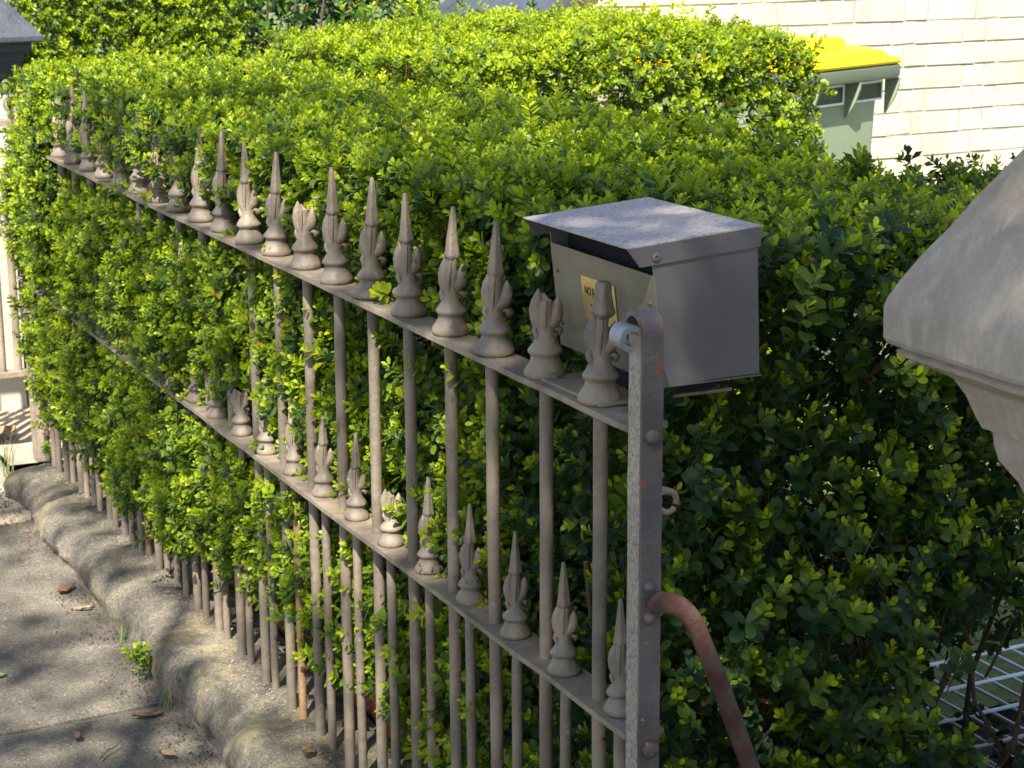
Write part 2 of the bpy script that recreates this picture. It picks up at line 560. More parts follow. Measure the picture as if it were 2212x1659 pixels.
def plinth_mesh():
    ny, nu = 420, 34
    ys = np.linspace(1.99, 5.86, ny)
    prof = [(1.068, -0.03), (1.064, 0.005), (1.060, 0.035), (1.066, 0.062), (1.082, 0.085), (1.105, 0.099), (1.14, 0.106), (1.20, 0.108), (1.27, 0.106), (1.33, 0.10), (1.34, 0.02)]
    pl = np.array(prof)
    d = np.r_[0, np.cumsum(np.linalg.norm(np.diff(pl, axis=0), axis=1))]
    u = np.linspace(0, d[-1], nu)
    px, pz = np.interp(u, d, pl[:, 0]), np.interp(u, d, pl[:, 1])
    vs = []
    for y in ys:
        ph = (y - 3.70) / 0.60 * 2 * math.pi
        lump = 0.5 - 0.5 * math.cos(ph + 0.7 * math.sin(ph * 0.37 + 1))
        lump = 0.15 + 0.85 * lump
        drop = 0.0 if y < 4.6 else -0.028 * (y - 4.6)
        endr = max(0.0, (y - 5.66) / 0.2)
        for k in range(nu):
            x, z = px[k], pz[k]
            w = max(0.0, min(1.0, (1.22 - x) / 0.14))          # the weathered street side moves, the top under the bars stays
            wz = max(0, min(1, z / 0.1))
            x2 = x + w * (0.012 - 0.038 * lump * (0.4 + 0.6 * wz)) * (1 if z > 0 else 0.4)
            z2 = z + (drop if z > 0.03 else drop * 0.4) + w * wz * (-0.024 + 0.028 * lump)
            x2 += w * 0.018 * fb(y * 4, z * 7, 1.7) + w * 0.008 * fb(y * 14, z * 22, 5)
            z2 += 0.012 * wz * fb(x * 9, y * 6, 2) + 0.005 * wz * fb(x * 30, y * 26, 4)
            z2 -= endr ** 2 * 0.05 * wz
            x2 += endr ** 2 * w * 0.05
            vs.append((x2, y, z2))
    fs = [(j * nu + i, j * nu + i + 1, (j + 1) * nu + i + 1, (j + 1) * nu + i) for j in range(ny - 1) for i in range(nu - 1)]
    fs.append(tuple(range(nu)))
    fs.append(tuple((ny - 1) * nu + i for i in range(nu))[::-1])
    mb = MB()
    mb.add(vs, fs, PLINTH, True)
    return mb


pl = plinth_mesh().build('stone_plinth')
tag(pl, 'low rounded weathered sandstone plinth carrying the iron fence along the footpath', 'plinth')

# ------------------------------------------------------------------ iron fence
FENCE = empty('iron_fence', (FX, 2.06, 0.1), 'taupe painted cast iron palisade fence with leaf spear finials, hedge pushing through', 'fence')
FI = Matrix.Translation(-Vector((FX, 2.06, 0.1)))
RT, RL = EYE - 0.6355, EYE - 1.0625          # rail tops


def fpart(mb, name, parent=FENCE):
    """mesh given in world coordinates, parented to the fence"""
    off = Vector((FX, 2.06, 0.1))
    mb.v = [tuple(Vector(v) - off) for v in mb.v]
    return mb.build(name, parent)


def rail(z, y0, y1):
    mb = MB()
    n = 60
    for zz in (0,):
        vs, fs = [], []
        for j in range(n + 1):
            y = y0 + (y1 - y0) * j / n
            w = 0.002 * fb(y * 5, z)
            h = 0.0015 * fb(y * 8, z + 4)
            ring = [(-0.030, 0.0015), (-0.0285, 0), (0.0285, 0), (0.030, -0.0015), (0.030, -0.0085), (0.0285, -0.010), (-0.0285, -0.010), (-0.030, -0.0085)]
            for (x, q) in ring:
                vs.append((FX + x + w, y, z + q + h - (0.0015 if q > 0.001 else 0)))
        for j in range(n):
            for k in range(8):
                k2 = (k + 1) % 8
                fs.append((j * 8 + k, j * 8 + k2, (j + 1) * 8 + k2, (j + 1) * 8 + k))
        fs += [tuple(range(8))[::-1], tuple(n * 8 + k for k in range(8))]
        mb.add(vs, fs, IRON, False)
    return fpart(mb, 'rail')


rail(RT, 2.088, 5.93)
rail(RL, 2.088, 5.93)


def bar_mesh(r, z0, z1, seed, m):
    mb = MB()
    n = 26
    pts, rad = [], []
    for i in range(n + 1):
        z = z0 + (z1 - z0) * i / n
        pts.append((0.0012 * fb(z * 3, seed), 0.0012 * fb(z * 3, seed + 9), z))
        k = 1 + 0.05 * fb(z * 12, seed * 3.1)
        if i == 0: k = 1.12
        rad.append(r * k)
    mb.sweep(pts, rad, m, 14, (0, 1, 0))
    return mb.mesh('bar')


BZ = 0.07
main_meshes = [bar_mesh(0.0102, BZ, RT - 0.012, s, IRON) for s in range(4)]
short_meshes = [bar_mesh(0.0083, BZ, RL - 0.012, 10 + s, IRON) for s in range(4)] + [bar_mesh(0.0083, BZ, RL - 0.012, 20, IRON_RUST)]


def finial_mesh(kind='full', seed=0):
    mb = MB()
    prof = [(0.0240, 0), (0.0264, 0.003), (0.0270, 0.007), (0.0258, 0.0125), (0.0215, 0.020), (0.0186, 0.0265), (0.0180, 0.031), (0.0188, 0.0335), (0.0218, 0.0365),
            (0.0222, 0.0400), (0.0200, 0.0440), (0.0166, 0.0490), (0.0132, 0.0550), (0.0112, 0.0620), (0.0100, 0.075)]
    mb.lathe(prof, IRON, 22)
    top = {'full': 0.132, 'blunt': 0.132, 'broken': 0.108}[kind]
    mb.sweep([(0, 0, 0.062), (0, 0, 0.085), (0.0004, 0, 0.110), (0, 0, top)], [0.0105, 0.0095, 0.0082, 0.0074], IRON, 10, (0, 1, 0))
    for sy in (-1, 1):
        mb.sweep([(0.001, sy * 0.0085, 0.062), (0.001, sy * 0.0105, 0.085), (0, sy * 0.0095, 0.110), (0, sy * 0.0070, top)], [0.0016, 0.0022, 0.0020, 0.001], IRON, 6, (0, 1, 0))
    # rolled lip of the lower leaf on one side, the small leaf opposite
    mb.sweep([(-0.001, -0.003, 0.056), (-0.0075, -0.0075, 0.0655), (-0.0135, -0.0095, 0.0690), (-0.0178, -0.0080, 0.0645), (-0.0170, -0.0055, 0.0580)],
             [(0.004, 0.007), (0.0050, 0.0105), (0.0060, 0.0120), (0.0056, 0.0105), (0.003, 0.006)], IRON, 12, (0, 1, 0))
    mb.sweep([(0.004, 0.002, 0.050), (0.0105, 0.002, 0.058), (0.0140, 0.002, 0.067), (0.0138, 0.002, 0.077)],
             [(0.004, 0.006), (0.0046, 0.0072), (0.004, 0.006), (0.001, 0.001)], IRON, 8, (0, 1, 0))
    # two broad leaves hugging the stem, the left one taller
    mb.sweep([(0.001, -0.001, 0.060), (0.0055, -0.002, 0.071), (0.0095, -0.003, 0.084), (0.0112, -0.003, 0.097), (0.0108, -0.002, 0.110), (0.0098, 0, 0.1250)],
             [(0.007, 0.008), (0.0100, 0.0095), (0.0106, 0.0092), (0.0096, 0.0082), (0.0072, 0.0064), (0.0010, 0.001)], IRON, 12, (0, 1, 0))
    mb.sweep([(0.0, -0.002, 0.066), (-0.0055, -0.003, 0.0755), (-0.0105, -0.004, 0.084), (-0.0134, -0.004, 0.094), (-0.0145, -0.003, 0.104), (-0.0152, 0, 0.1160)],
             [(0.006, 0.008), (0.0092, 0.0112), (0.0108, 0.0112), (0.0096, 0.0090), (0.0068, 0.0064), (0.0010, 0.001)], IRON, 12, (0, 1, 0))
    mb.sweep([(-0.003, -0.0105, 0.072), (-0.0080, -0.0150, 0.083), (-0.0120, -0.0135, 0.094), (-0.0150, -0.0085, 0.106)], [0.0012, 0.0022, 0.0020, 0.0006], IRON, 6, (0, 1, 0))
    mb.sweep([(0.003, -0.0095, 0.068), (0.0070, -0.0125, 0.083), (0.0095, -0.0110, 0.098), (0.0105, -0.007, 0.112)], [0.0012, 0.0022, 0.0020, 0.0006], IRON, 6, (0, 1, 0))
    # the spear head: four ridges, hollowed faces
    if kind != 'broken':
        prof = [(0.0075, 0.119), (0.0118, 0.1245), (0.0132, 0.1275), (0.0128, 0.1305), (0.0108, 0.1385), (0.0095, 0.152)]
        if kind == 'full': prof += [(0.0068, 0.176), (0.0042, 0.198), (0.0028, 0.2055)]
        else: prof = [(r_ * 1.12, z_) for r_, z_ in prof] + [(0.0098, 0.1685), (0.0080, 0.1705)]
        vs, fs = [], []
        for (rr, z) in prof:
            if kind == 'full': rr *= 0.90
            for k in range(16):
                a = 2 * math.pi * k / 16
                q = abs(math.cos(2 * a)) ** 0.8
                r2 = rr * (0.70 + 0.30 * q)
                vs.append((r2 * math.cos(a), r2 * math.sin(a), z))
        for i in range(len(prof) - 1):
            for k in range(16):
                k2 = (k + 1) % 16
                fs.append((i * 16 + k, i * 16 + k2, (i + 1) * 16 + k2, (i + 1) * 16 + k))
        fs.append(tuple((len(prof) - 1) * 16 + k for k in range(16)))
        mb.add(vs, fs, IRON, True)
    else:
        mb.sweep([(-0.006, 0, 0.088), (-0.001, 0, 0.104), (0.004, 0, 0.120)], [(0.006, 0.003), (0.007, 0.0025), (0.002, 0.001)], IRON, 8, (0, 1, 0))
    for i, v in enumerate(mb.v):
        p = Vector(v)
        q = mnoise.noise_vector(p * 55 + Vector((seed * 3.3, 0, 0)))
        q2 = mnoise.noise_vector(p * 160 + Vector((seed, 1, 0)))
        mb.v[i] = tuple(p + q * 0.0012 + q2 * 0.0005)
    me = mb.mesh('finial')
    me.set_sharp_from_angle(angle=math.radians(70))
    return me


fin_full = [finial_mesh('full', s) for s in range(3)]
fin_blunt, fin_broken = finial_mesh('blunt', 5), finial_mesh('broken', 6)
OFF = Vector((FX, 2.06, 0.1))
main_y = [2.22 + 0.165 * i for i in range(23)]
for i, y in enumerate(main_y):
    jx, jy = random.uniform(-.002, .002), random.uniform(-.004, .004)
    put('bar', main_meshes[i % 4], FENCE, Vector((FX + jx, y + jy, 0)) - OFF, (random.uniform(-.004, .004), random.uniform(-.003, .003), random.uniform(0, 6)))
    me = fin_full[i % 3]
    if i == 0: me = fin_blunt
    if i in (1, 7, 16): me = fin_broken
    put('finial', me, FENCE, Vector((FX + jx, y + jy, RT - 0.0005)) - OFF, (random.uniform(-.03, .03), random.uniform(-.03, .03), math.radians(150) + random.uniform(-.2, .2)), (1.13, 1.13, random.uniform(0.97, 1.03)))
for i in range(24):
    y = 2.22 - 0.0625 + 0.165 * i
    if y > 5.93: continue
    jx, jy = random.uniform(-.002, .002), random.uniform(-.005, .005)
    put('bar', short_meshes[4] if i in (8, 15) else short_meshes[i % 4], FENCE, Vector((FX + jx, y + jy, 0)) - OFF, (random.uniform(-.005, .005), random.uniform(-.004, .004), random.uniform(0, 6)))
    me = fin_full[(i + 1) % 3]
    if i in (5, 10): me = fin_broken
    k = 0.80 * random.uniform(0.97, 1.03)
    put('finial', me, FENCE, Vector((FX + jx, y + jy, RL - 0.0005)) - OFF, (random.uniform(-.03, .03), random.uniform(-.03, .03), math.radians(150) + random.uniform(-.2, .2)), (k * 1.12, k * 1.12, k))

# gate post: an angle iron whose two flanges split at the top and roll away from each other
PX, PY = 1.176, 2.050


def roll(cx, cz, r, a0, a1, n=18, inner=0.0):
    return [(cx + (r - inner * i / n) * math.cos(a0 + (a1 - a0) * i / n), cz + (r - inner * i / n) * math.sin(a0 + (a1 - a0) * i / n)) for i in range(n + 1)]


zt = EYE - 0.514
mb = MB()
pts = [(PX + 0.0025, 0, 0.02 + (zt - 0.02) * k / 30) for k in range(31)]
fl = roll(PX + 0.0025 - 0.016, zt + 0.000, 0.016, 0, math.pi * 1.55, 22, 0.004)
pts += [(x, 0, z) for x, z in fl[1:]]
pts = [(p[0], PY, p[2]) for p in pts]
mb.strip(pts[:30], 0.0035, 0.034, 0.0075, PEBBLE, (0, 1, 0))
mb.strip(pts[29:], 0.0036, 0.0339, 0.0073, IRONGLOSS, (0, 1, 0))
jitter(mb, 0.0008, 40)
POST = fpart(mb, 'gate_post')
mb = MB()
pts = [(PX, PY + 0.0025, 0.02 + (zt + 0.006 - 0.02) * k / 30) for k in range(31)]
fl = roll(PY + 0.0025 + 0.024, zt + 0.006, 0.024, math.pi, -math.pi * 0.45, 22, 0.004)
pts += [(PX, y, z) for y, z in fl[1:]]
mb.strip(pts, -0.001, 0.030, 0.0065, IRON_SHADED, (1, 0, 0))
jitter(mb, 0.0006, 40)
mb.v = [tuple(Vector(v) - OFF) for v in mb.v]
o = mb.build('scroll_flange', POST)


def bolt(x, y, z, r=0.011):
    mb = MB()
    mb.lathe([(r, 0), (r * 1.02, 0.003), (r * 0.85, 0.007), (r * 0.45, 0.0095), (0.0005, 0.010)], BOLT, 12, (0, 0, 0), 'y')
    mb.v = [(a, -b, c) for a, b, c in mb.v]
    mb.v = [tuple(Vector(v) + Vector((x, y, z)) - OFF) for v in mb.v]
    return mb.build('bolt', POST)


bolt(PX + 0.014, PY - 0.001, RT - 0.006)
bolt(PX + 0.016, PY - 0.001, RL - 0.008, 0.0125)
bolt(PX + 0.012, PY - 0.001, EYE - 0.885, 0.009)
bolt(PX + 0.010, PY - 0.001, EYE - 0.842, 0.007)
# latch hook: an open ring welded to the post
mb = MB()
hx, hy, hz = PX + 0.0415, PY + 0.004, EYE - 0.733
pts = [(PX + 0.026, hy, hz + 0.016), (PX + 0.034, hy, hz + 0.0155)]
pts += [(hx + 0.0125 * math.cos(a), hy, hz + 0.0135 * math.sin(a)) for a in np.linspace(math.radians(75), math.radians(-20), 9)]
mb.sweep(pts, [(0.008, 0.004), (0.006, 0.004)] + [(0.0045, 0.0036)] * 8 + [(0.004, 0.0034)], IRON, 8, (0, 1, 0))
pts = [(PX + 0.026, hy, hz - 0.013)] + [(hx + 0.0125 * math.cos(a), hy, hz - 0.001 + 0.0135 * math.sin(a)) for a in np.linspace(math.radians(-150), math.radians(-38), 9)]
mb.sweep(pts, [(0.006, 0.004)] + [(0.0042, 0.0036)] * 9, IRON, 8, (0, 1, 0))
mb.box((PX + 0.0255, hy - 0.003, hz - 0.021), (PX + 0.0315, hy + 0.003, hz + 0.025), IRON, 0.001)
mb.v = [tuple(Vector(v) - OFF) for v in mb.v]
mb.build('latch_hook', POST)

# rusty stay from the post down into the garden
mb = MB()
yb = PY - 0.012
ctr = [(1.186, -0.872), (1.197, -0.860), (1.212, -0.866), (1.228, -0.874), (1.243, -0.888), (1.256, -0.910), (1.268, -0.938), (1.284, -0.975), (1.305, -1.025), (1.341, -1.118), (1.40, -1.27), (1.50, -1.52), (1.545, -1.63)]
rad = [(0.011, 0.003), (0.0135, 0.0032), (0.0145, 0.0045), (0.0142, 0.008), (0.0135, 0.0115)] + [(0.0128, 0.0128)] * 8
cp = []
cr = []
for i in range(len(ctr) - 1):
    for k in range(4):
        t = k / 4
        cp.append((ctr[i][0] * (1 - t) + ctr[i + 1][0] * t, yb, EYE + ctr[i][1] * (1 - t) + ctr[i + 1][1] * t))
        cr.append(tuple(rad[i][q] * (1 - t) + rad[i + 1][q] * t for q in (0, 1)))
for _ in range(2):
    cp = [cp[0]] + [tuple((cp[i - 1][q] + 2 * cp[i][q] + cp[i + 1][q]) / 4 for q in range(3)) for i in range(1, len(cp) - 1)] + [cp[-1]]
mb.sweep(cp, cr, RUSTPIPE, 16, (0, 1, 0))
jitter(mb, 0.0007, 60)
o = fpart(mb, 'stay_pipe')
o['label'] = 'rusty red bent stay pipe'

# far end post
mb = MB()
mb.box((1.196, 5.925, 0.03), (1.203, 5.965, RT - 0.02), IRON_CREAM, 0.0012)
mb.box((1.2035, 5.925, 0.03), (1.238, 5.932, RT - 0.02), IRON_CREAM, 0.0012)
o = fpart(mb, 'end_post')

# ------------------------------------------------------------------ mailbox
MBX = empty('mailbox', (1.30, 2.27, EYE - 0.60), 'grey steel mailbox with sloping lid bolted beside the gate post', 'mailbox')
MOFF = Vector((1.30, 2.27, EYE - 0.60))


def mpart(mb, name, parent=MBX):
    mb.v = [tuple(Vector(v) - MOFF) for v in mb.v]
    return mb.build(name, parent)


zB = EYE - 0.600
y0, y1 = 2.1275, 2.420
# side walls, floor and back as plates
for (ya, yb2) in ((y0, y0 + 0.0022), (y1 - 0.0022, y1)):
    mb = MB()
    q = [(1.2545, zB), (1.4013, zB + 0.003), (1.3930, EYE - 0.404), (1.2335, EYE - 0.434)]
    vs = [(x, ya, z) for x, z in q] + [(x, yb2, z) for x, z in q]
    mb.add(vs, [(0, 1, 2, 3), (7, 6, 5, 4), (0, 4, 5, 1), (1, 5, 6, 2), (2, 6, 7, 3), (3, 7, 4, 0)], BOXSIDE)
    mpart(mb, 'side_panel')
mb = MB()
vs = [(1.4020, y0 + 0.001, zB - 0.002), (1.4020, y1 - 0.001, zB - 0.002), (1.3937, y1 - 0.001, EYE - 0.401), (1.3937, y0 + 0.001, EYE - 0.401)]
vs += [(x - 0.002, y, z) for x, y, z in vs]
mb.add(vs, [(0, 1, 2, 3), (7, 6, 5, 4), (0, 4, 5, 1), (1, 5, 6, 2), (2, 6, 7, 3), (3, 7, 4, 0)], BOXSIDE)
mpart(mb, 'back_panel')
mb = MB()
mb.box((1.2540, y0 + 0.0024, zB + 0.001), (1.3995, y1 - 0.0024, zB + 0.003), BOXSIDE)
mb.box((1.2530, y0 - 0.0014, zB - 0.0015), (1.4035, y0 + 0.0020, zB + 0.0005), BOXSIDE)
mpart(mb, 'floor_panel')
# front panel leans out towards the top; slot left open above it
zf = EYE - 0.4510
mb = MB()
fx = lambda z: 1.2515 + (1.2345 - 1.2515) * (z - zB) / (zf - zB)
vs = [(fx(zB), y0 - 0.0006, zB), (fx(zB), y1 + 0.0006, zB), (fx(zf), y1 + 0.0006, zf + 0.002), (fx(zf), y0 - 0.0006, zf)]
vs += [(x + 0.0025, y, z) for x, y, z in vs]
mb.add(vs, [(0, 1, 2, 3), (7, 6, 5, 4), (0, 4, 5, 1), (1, 5, 6, 2), (2, 6, 7, 3), (3, 7, 4, 0)], BOXFRONT)
FRONT = mpart(mb, 'front_panel')
for (yy, zz) in ((y0 + 0.014, zB + 0.11), (y1 - 0.014, zB + 0.112), (y1 - 0.013, zB + 0.035), (y0 + 0.014, zB + 0.03)):
    mb = MB()
    mb.lathe([(0.0034, 0), (0.0034, 0.001), (0.0022, 0.0024), (0.0003, 0.0028)], BOXSIDE, 10, (0, 0, 0), 'x')
    mb.v = [(fx(zz) - a, yy + b, zz + c) for a, b, c in mb.v]
    mb.v = [tuple(Vector(v) - MOFF) for v in mb.v]
    mb.build('screw', FRONT)
mb = MB()
mb.box((1.262, y0 + 0.003, zf - 0.03), (1.268, y1 - 0.003, EYE - 0.43), DARKIN)  # dark plate standing for the shade inside the open slot
mpart(mb, 'slot_shade_plate')
# lid: folded sheet with side flanges cut back at the front
mb = MB()
lf, lb = (1.1935, EYE - 0.4125), (1.3965, EYE - 0.3975)
yl0, yl1 = y0 - 0.0035, y1 + 0.0035
th = 0.0018
vs = [(lf[0], yl0, lf[1]), (lb[0], yl0, lb[1]), (lb[0], yl1, lb[1]), (lf[0], yl1, lf[1])]
vs += [(x, y, z + th) for x, y, z in vs]
mb.add(vs, [(3, 2, 1, 0), (4, 5, 6, 7), (0, 1, 5, 4), (1, 2, 6, 5), (2, 3, 7, 6), (3, 0, 4, 7)], LIDM)
for (ya, yb2) in ((yl0, yl0 + 0.0016), (yl1 - 0.0016, yl1)):
    q = [(1.2130, EYE - 0.4375), (lb[0], EYE - 0.4245), (lb[0], lb[1] - 0.0002), (lf[0], lf[1] - 0.0002)]
    vs = [(x, ya, z) for x, z in q] + [(x, yb2, z) for x, z in q]
    mb.add(vs, [(0, 1, 2, 3), (7, 6, 5, 4), (0, 4, 5, 1), (1, 5, 6, 2), (2, 6, 7, 3), (3, 7, 4, 0)], BOXSIDE)
LID = mpart(mb, 'lid')
mb = MB()
mb.lathe([(0.0062, 0), (0.0064, 0.0018), (0.0045, 0.0032), (0.0025, 0.0032), (0.0022, 0.0012), (0.0002, 0.0012)], BOLT, 14, (0, 0, 0), 'y')
mb.v = [tuple(Vector((a + 1.2365, yl0 - b, c + EYE - 0.4255)) - MOFF) for a, b, c in mb.v]
mb.build('pivot_screw', LID)
# plate that carries it, lying on the rail
mb = MB()
mb.box((FX - 0.018, 2.185, RT + 0.001), (1.395, 2.365, RT + 0.006), IRON, 0.001)
jitter(mb, 0.0012, 60)
PLATE = mpart(mb, 'bracket_plate')
mb = MB()
for (xx, yy) in ((1.25, 2.20), (1.25, 2.39), (1.37, 2.20), (1.37, 2.39)):
    pass
mb.box((1.262, 2.20, RT + 0.0062), (1.392, 2.36, zB - 0.0016), DARKIN)
mpart(mb, 'packing_block')
for (xx, yy) in ((1.206, 2.345), (1.214, 2.275)):
    mb = MB()
    mb.lathe([(0.0085, 0), (0.0085, 0.006), (0.0075, 0.007)], BOLT, 6, (xx, yy, RT + 0.006), smooth=False)
    mb.v = [tuple(Vector(v) - MOFF) for v in mb.v]
    mb.build('bolt', PLATE)
# brass notice
tilt = math.atan2(fx(zf) - fx(zB), zf - zB)
nyc, nzc = 2.2840, EYE - 0.5130
mb = MB()
mb.box((-0.048, -0.031, 0.0), (0.048, 0.031, 0.0012), BRASS, 0.0003)
SGN = mb.build('notice_plate', MBX)
# text plane: local x -> -Y world (reads from the street), local y -> up the panel, local z -> -X
Rn = Matrix(((0, math.sin(tilt), -math.cos(tilt)), (-1, 0, 0), (0, math.cos(tilt), math.sin(tilt)))).to_4x4()
SGN.matrix_local = Matrix.Translation(Vector((fx(nzc) - 0.0004, nyc, nzc)) - MOFF) @ Rn
for (txt, sz, yy) in (('NO JUNK MAIL', 0.0165, 0.0055), ('Thank You !', 0.0150, -0.0180)):
    cu = bpy.data.curves.new('lettering', 'FONT')
    cu.body = txt
    cu.size = sz
    cu.align_x = 'CENTER'
    cu.extrude = 0.0001
    cu.offset = 0.00012
    cu.materials.append(INK)
    tmp = bpy.data.objects.new('lettering_curve', cu)
    COL.objects.link(tmp)
    bpy.context.view_layer.update()
    me = bpy.data.meshes.new_from_object(tmp.evaluated_get(bpy.context.evaluated_depsgraph_get()))
    bpy.data.objects.remove(tmp, do_unlink=True)
    put('lettering', me, SGN, (0, yy, 0.00142), (0, 0, 0), (0.72, 1, 1))

# ------------------------------------------------------------------ square pillars
def square_profile(cx, cy, prof, m, rough=0.0, sc=8, sub=10):
    """prof: list of (half width, z); returns MB; sides subdivided so edges can weather"""
    mb = MB()
    vs, fs = [], []
    nr = sub * 4
    for (h, z) in prof:
        h = max(h, 0.002)
        for k in range(nr):
            s, t = divmod(k, sub)
            t = t / sub * 2 - 1
            x, y = [(t, -1), (1, t), (-t, 1), (-1, -t)][s]
            # slightly rounded corner
            rr = 0.018 / max(h, 0.05)
            ax, ay = abs(x), abs(y)
            p = Vector((cx + x * h, cy + y * h, z))
            if ax > 1 - rr and ay > 1 - rr:
                d = Vector((x * h, y * h, 0)) * (0.012 / h if h > 0.05 else 0)
                p -= d * 0.15
            if rough:
                q = mnoise.noise_vector(p * sc)
                p += Vector((q.x, q.y, q.z * 0.5)) * rough + mnoise.noise_vector(p * sc * 4) * rough * 0.35
            vs.append(p)
    for i in range(len(prof) - 1):
        for k in range(nr):
            k2 = (k + 1) % nr
            fs.append((i * nr + k, i * nr + k2, (i + 1) * nr + k2, (i + 1) * nr + k))
    fs.append(tuple(range(nr))[::-1])
    fs.append(tuple((len(prof) - 1) * nr + k for k in range(nr)))
    mb.add(vs, fs, m, True)
    return mb


def lerp_prof(pr, step=0.02):
    out = [pr[0]]
    for a, b in zip(pr[:-1], pr[1:]):
        n = max(1, int(math.hypot(b[0] - a[0], b[1] - a[1]) / step))
        out += [(a[0] + (b[0] - a[0]) * k / n, a[1] + (b[1] - a[1]) * k / n) for k in range(1, n + 1)]
    return out


# near gate pillar (right edge of the picture)
pcx, pcy, ph = 1.321, 1.134, 0.268
PL = empty('gate_pillar', (pcx, pcy, 0.0), 'buff sandstone gate pillar with steep pyramid cap at right, nearest the viewer', 'pillar')
z = lambda d: EYE - d
cap = [(ph - 0.15, z(0.60)), (ph - 0.112, z(0.58)), (ph - 0.106, z(0.545)), (ph - 0.0980, z(0.520)), (ph - 0.0907, z(0.5006)), (ph - 0.0780, z(0.482)), (ph - 0.0739, z(0.469)), (ph - 0.0725, z(0.4544)),
       (ph - 0.0655, z(0.453)), (ph - 0.0610, z(0.4431)), (ph - 0.0540, z(0.423)), (ph - 0.0460, z(0.4092)), (ph - 0.0400, z(0.4054)), (ph - 0.0104, z(0.3897)), (ph - 0.0085, z(0.3850)), (ph - 0.0120, z(0.3825)),
       (ph - 0.0027, z(0.3788)), (ph - 0.0003, z(0.374)), (ph, z(0.345)), (ph - 0.0025, z(0.336)), (ph - 0.0200, z(0.3004)), (ph - 0.0795, z(0.2038)), (0.02, z(-0.085)), (0.004, z(-0.10))]
mb = square_profile(0, 0, lerp_prof(cap, 0.012), PILLAR, 0.0025, 11, 24)
mb.build('pillar_cap', PL, sharp=22)
sh = [(0.125, -0.02), (0.125, 0.25), (0.122, 0.27), (0.122, z(0.59))]
mb = square_profile(0, 0, lerp_prof(sh, 0.04), PILLAR, 0.003, 9, 14)
mb.build('pillar_shaft', PL)

# far gate pillar (left edge), rendered shaft with dark painted mouldings and cap
qx, qy, qh = 1.140, 6.925, 0.315
PL2 = empty('gate_pillar', (qx, qy, 0.0), 'cream gate pillar with dark slate painted pyramid cap, beyond the cream gate', 'pillar')
cap = [(qh - 0.14, z(0.56)), (qh - 0.12, z(0.525)), (qh - 0.102, z(0.520)), (qh - 0.088, z(0.502)), (qh - 0.076, z(0.497)), (qh - 0.064, z(0.470)), (qh - 0.060, z(0.456)), (qh - 0.056, z(0.453)), (qh - 0.054, z(0.430)),
       (qh - 0.034, z(0.427)), (qh - 0.032, z(0.396)), (qh - 0.004, z(0.394)), (qh, z(0.389)), (qh, z(0.374)), (qh - 0.005, z(0.368)), (0.02, z(0.03)), (0.004, z(0.02))]
mb = square_profile(0, 0, lerp_prof(cap, 0.03), SLATE, 0.004, 8, 10)
mb.build('pillar_cap', PL2, sharp=26)
mb = square_profile(0, 0, lerp_prof([(0.20, -0.02), (0.20, z(0.55))], 0.05), RENDERW, 0.003, 8, 10)
mb.build('pillar_shaft', PL2)

# ------------------------------------------------------------------ cream gate standing open at the far end
GX, GY = 1.214, 6.10
GATE = empty('iron_gate', (GX, GY, 0.1), 'cream painted iron gate with fleur spears standing open at far left', 'gate')


def gpart(mb, name, parent=GATE):
    mb.v = [tuple(Vector(v) - Vector((GX, GY, 0.1))) for v in mb.v]
    return mb.build(name, parent)


zg_top, zg_mid, zg_bot = z(0.605), z(0.940), z(1.405)
for zz in (zg_top, zg_mid, zg_bot):
    mb = MB()
    mb.box((0.40, GY - 0.018, zz - 0.012), (1.222, GY + 0.018, zz + 0.008), IRON_CREAM, 0.002)
    gpart(mb, 'gate_rail')
mb = MB()
mb.box((1.224, GY - 0.019, zg_bot - 0.06), (1.250, GY + 0.019, zg_top + 0.03), IRON_CREAM, 0.002)
gpart(mb, 'stile')
mb = MB()
mb.box((0.374, GY - 0.019, zg_bot - 0.06), (0.398, GY + 0.019, zg_top + 0.03), IRON_CREAM, 0.002)
gpart(mb, 'stile')
gb = MB()
gb.sweep([(0, 0, zg_bot - 0.1), (0, 0, zg_top - 0.1)], [0.0125, 0.0125], IRON_CREAM, 12)
gbm = gb.mesh('gate_bar')
gs = MB()
gs.sweep([(0, 0, zg_bot - 0.1), (0, 0, zg_mid + 0.012 - 0.1)], [0.0125, 0.0125], IRON_CREAM, 12)
gsm = gs.mesh('gate_bar')
fl = MB()
fl.lathe([(0.0125, 0), (0.0125, 0.03), (0.018, 0.036), (0.018, 0.046), (0.0125, 0.05), (0.010, 0.07)], IRON_CREAM, 14)
fl.sweep([(0, 0, 0.06), (0, 0, 0.11), (0, 0, 0.15), (0, 0, 0.21)], [(0.010, 0.009), (0.013, 0.009), (0.015, 0.008), (0.001, 0.001)], IRON_CREAM, 8)
for sx in (-1, 1):
    fl.sweep([(sx * 0.004, 0, 0.062), (sx * 0.009, 0, 0.10), (sx * 0.016, 0, 0.135), (sx * 0.030, 0, 0.150), (sx * 0.037, 0, 0.147)], [(0.006, 0.008), (0.007, 0.008), (0.006, 0.007), (0.005, 0.006), (0.002, 0.003)], IRON_CREAM, 8)
flm = fl.mesh('spear_finial')
for k in range(8):
    xx = 1.196 - k * 0.1
    put('gate_bar', gsm, GATE, (xx - GX, 0, 0))
    put('spear_finial', flm, GATE, (xx - GX, 0, zg_mid + 0.008 - 0.1))
    if k < 7: put('gate_bar', gbm, GATE, (xx - 0.05 - GX, 0, 0))
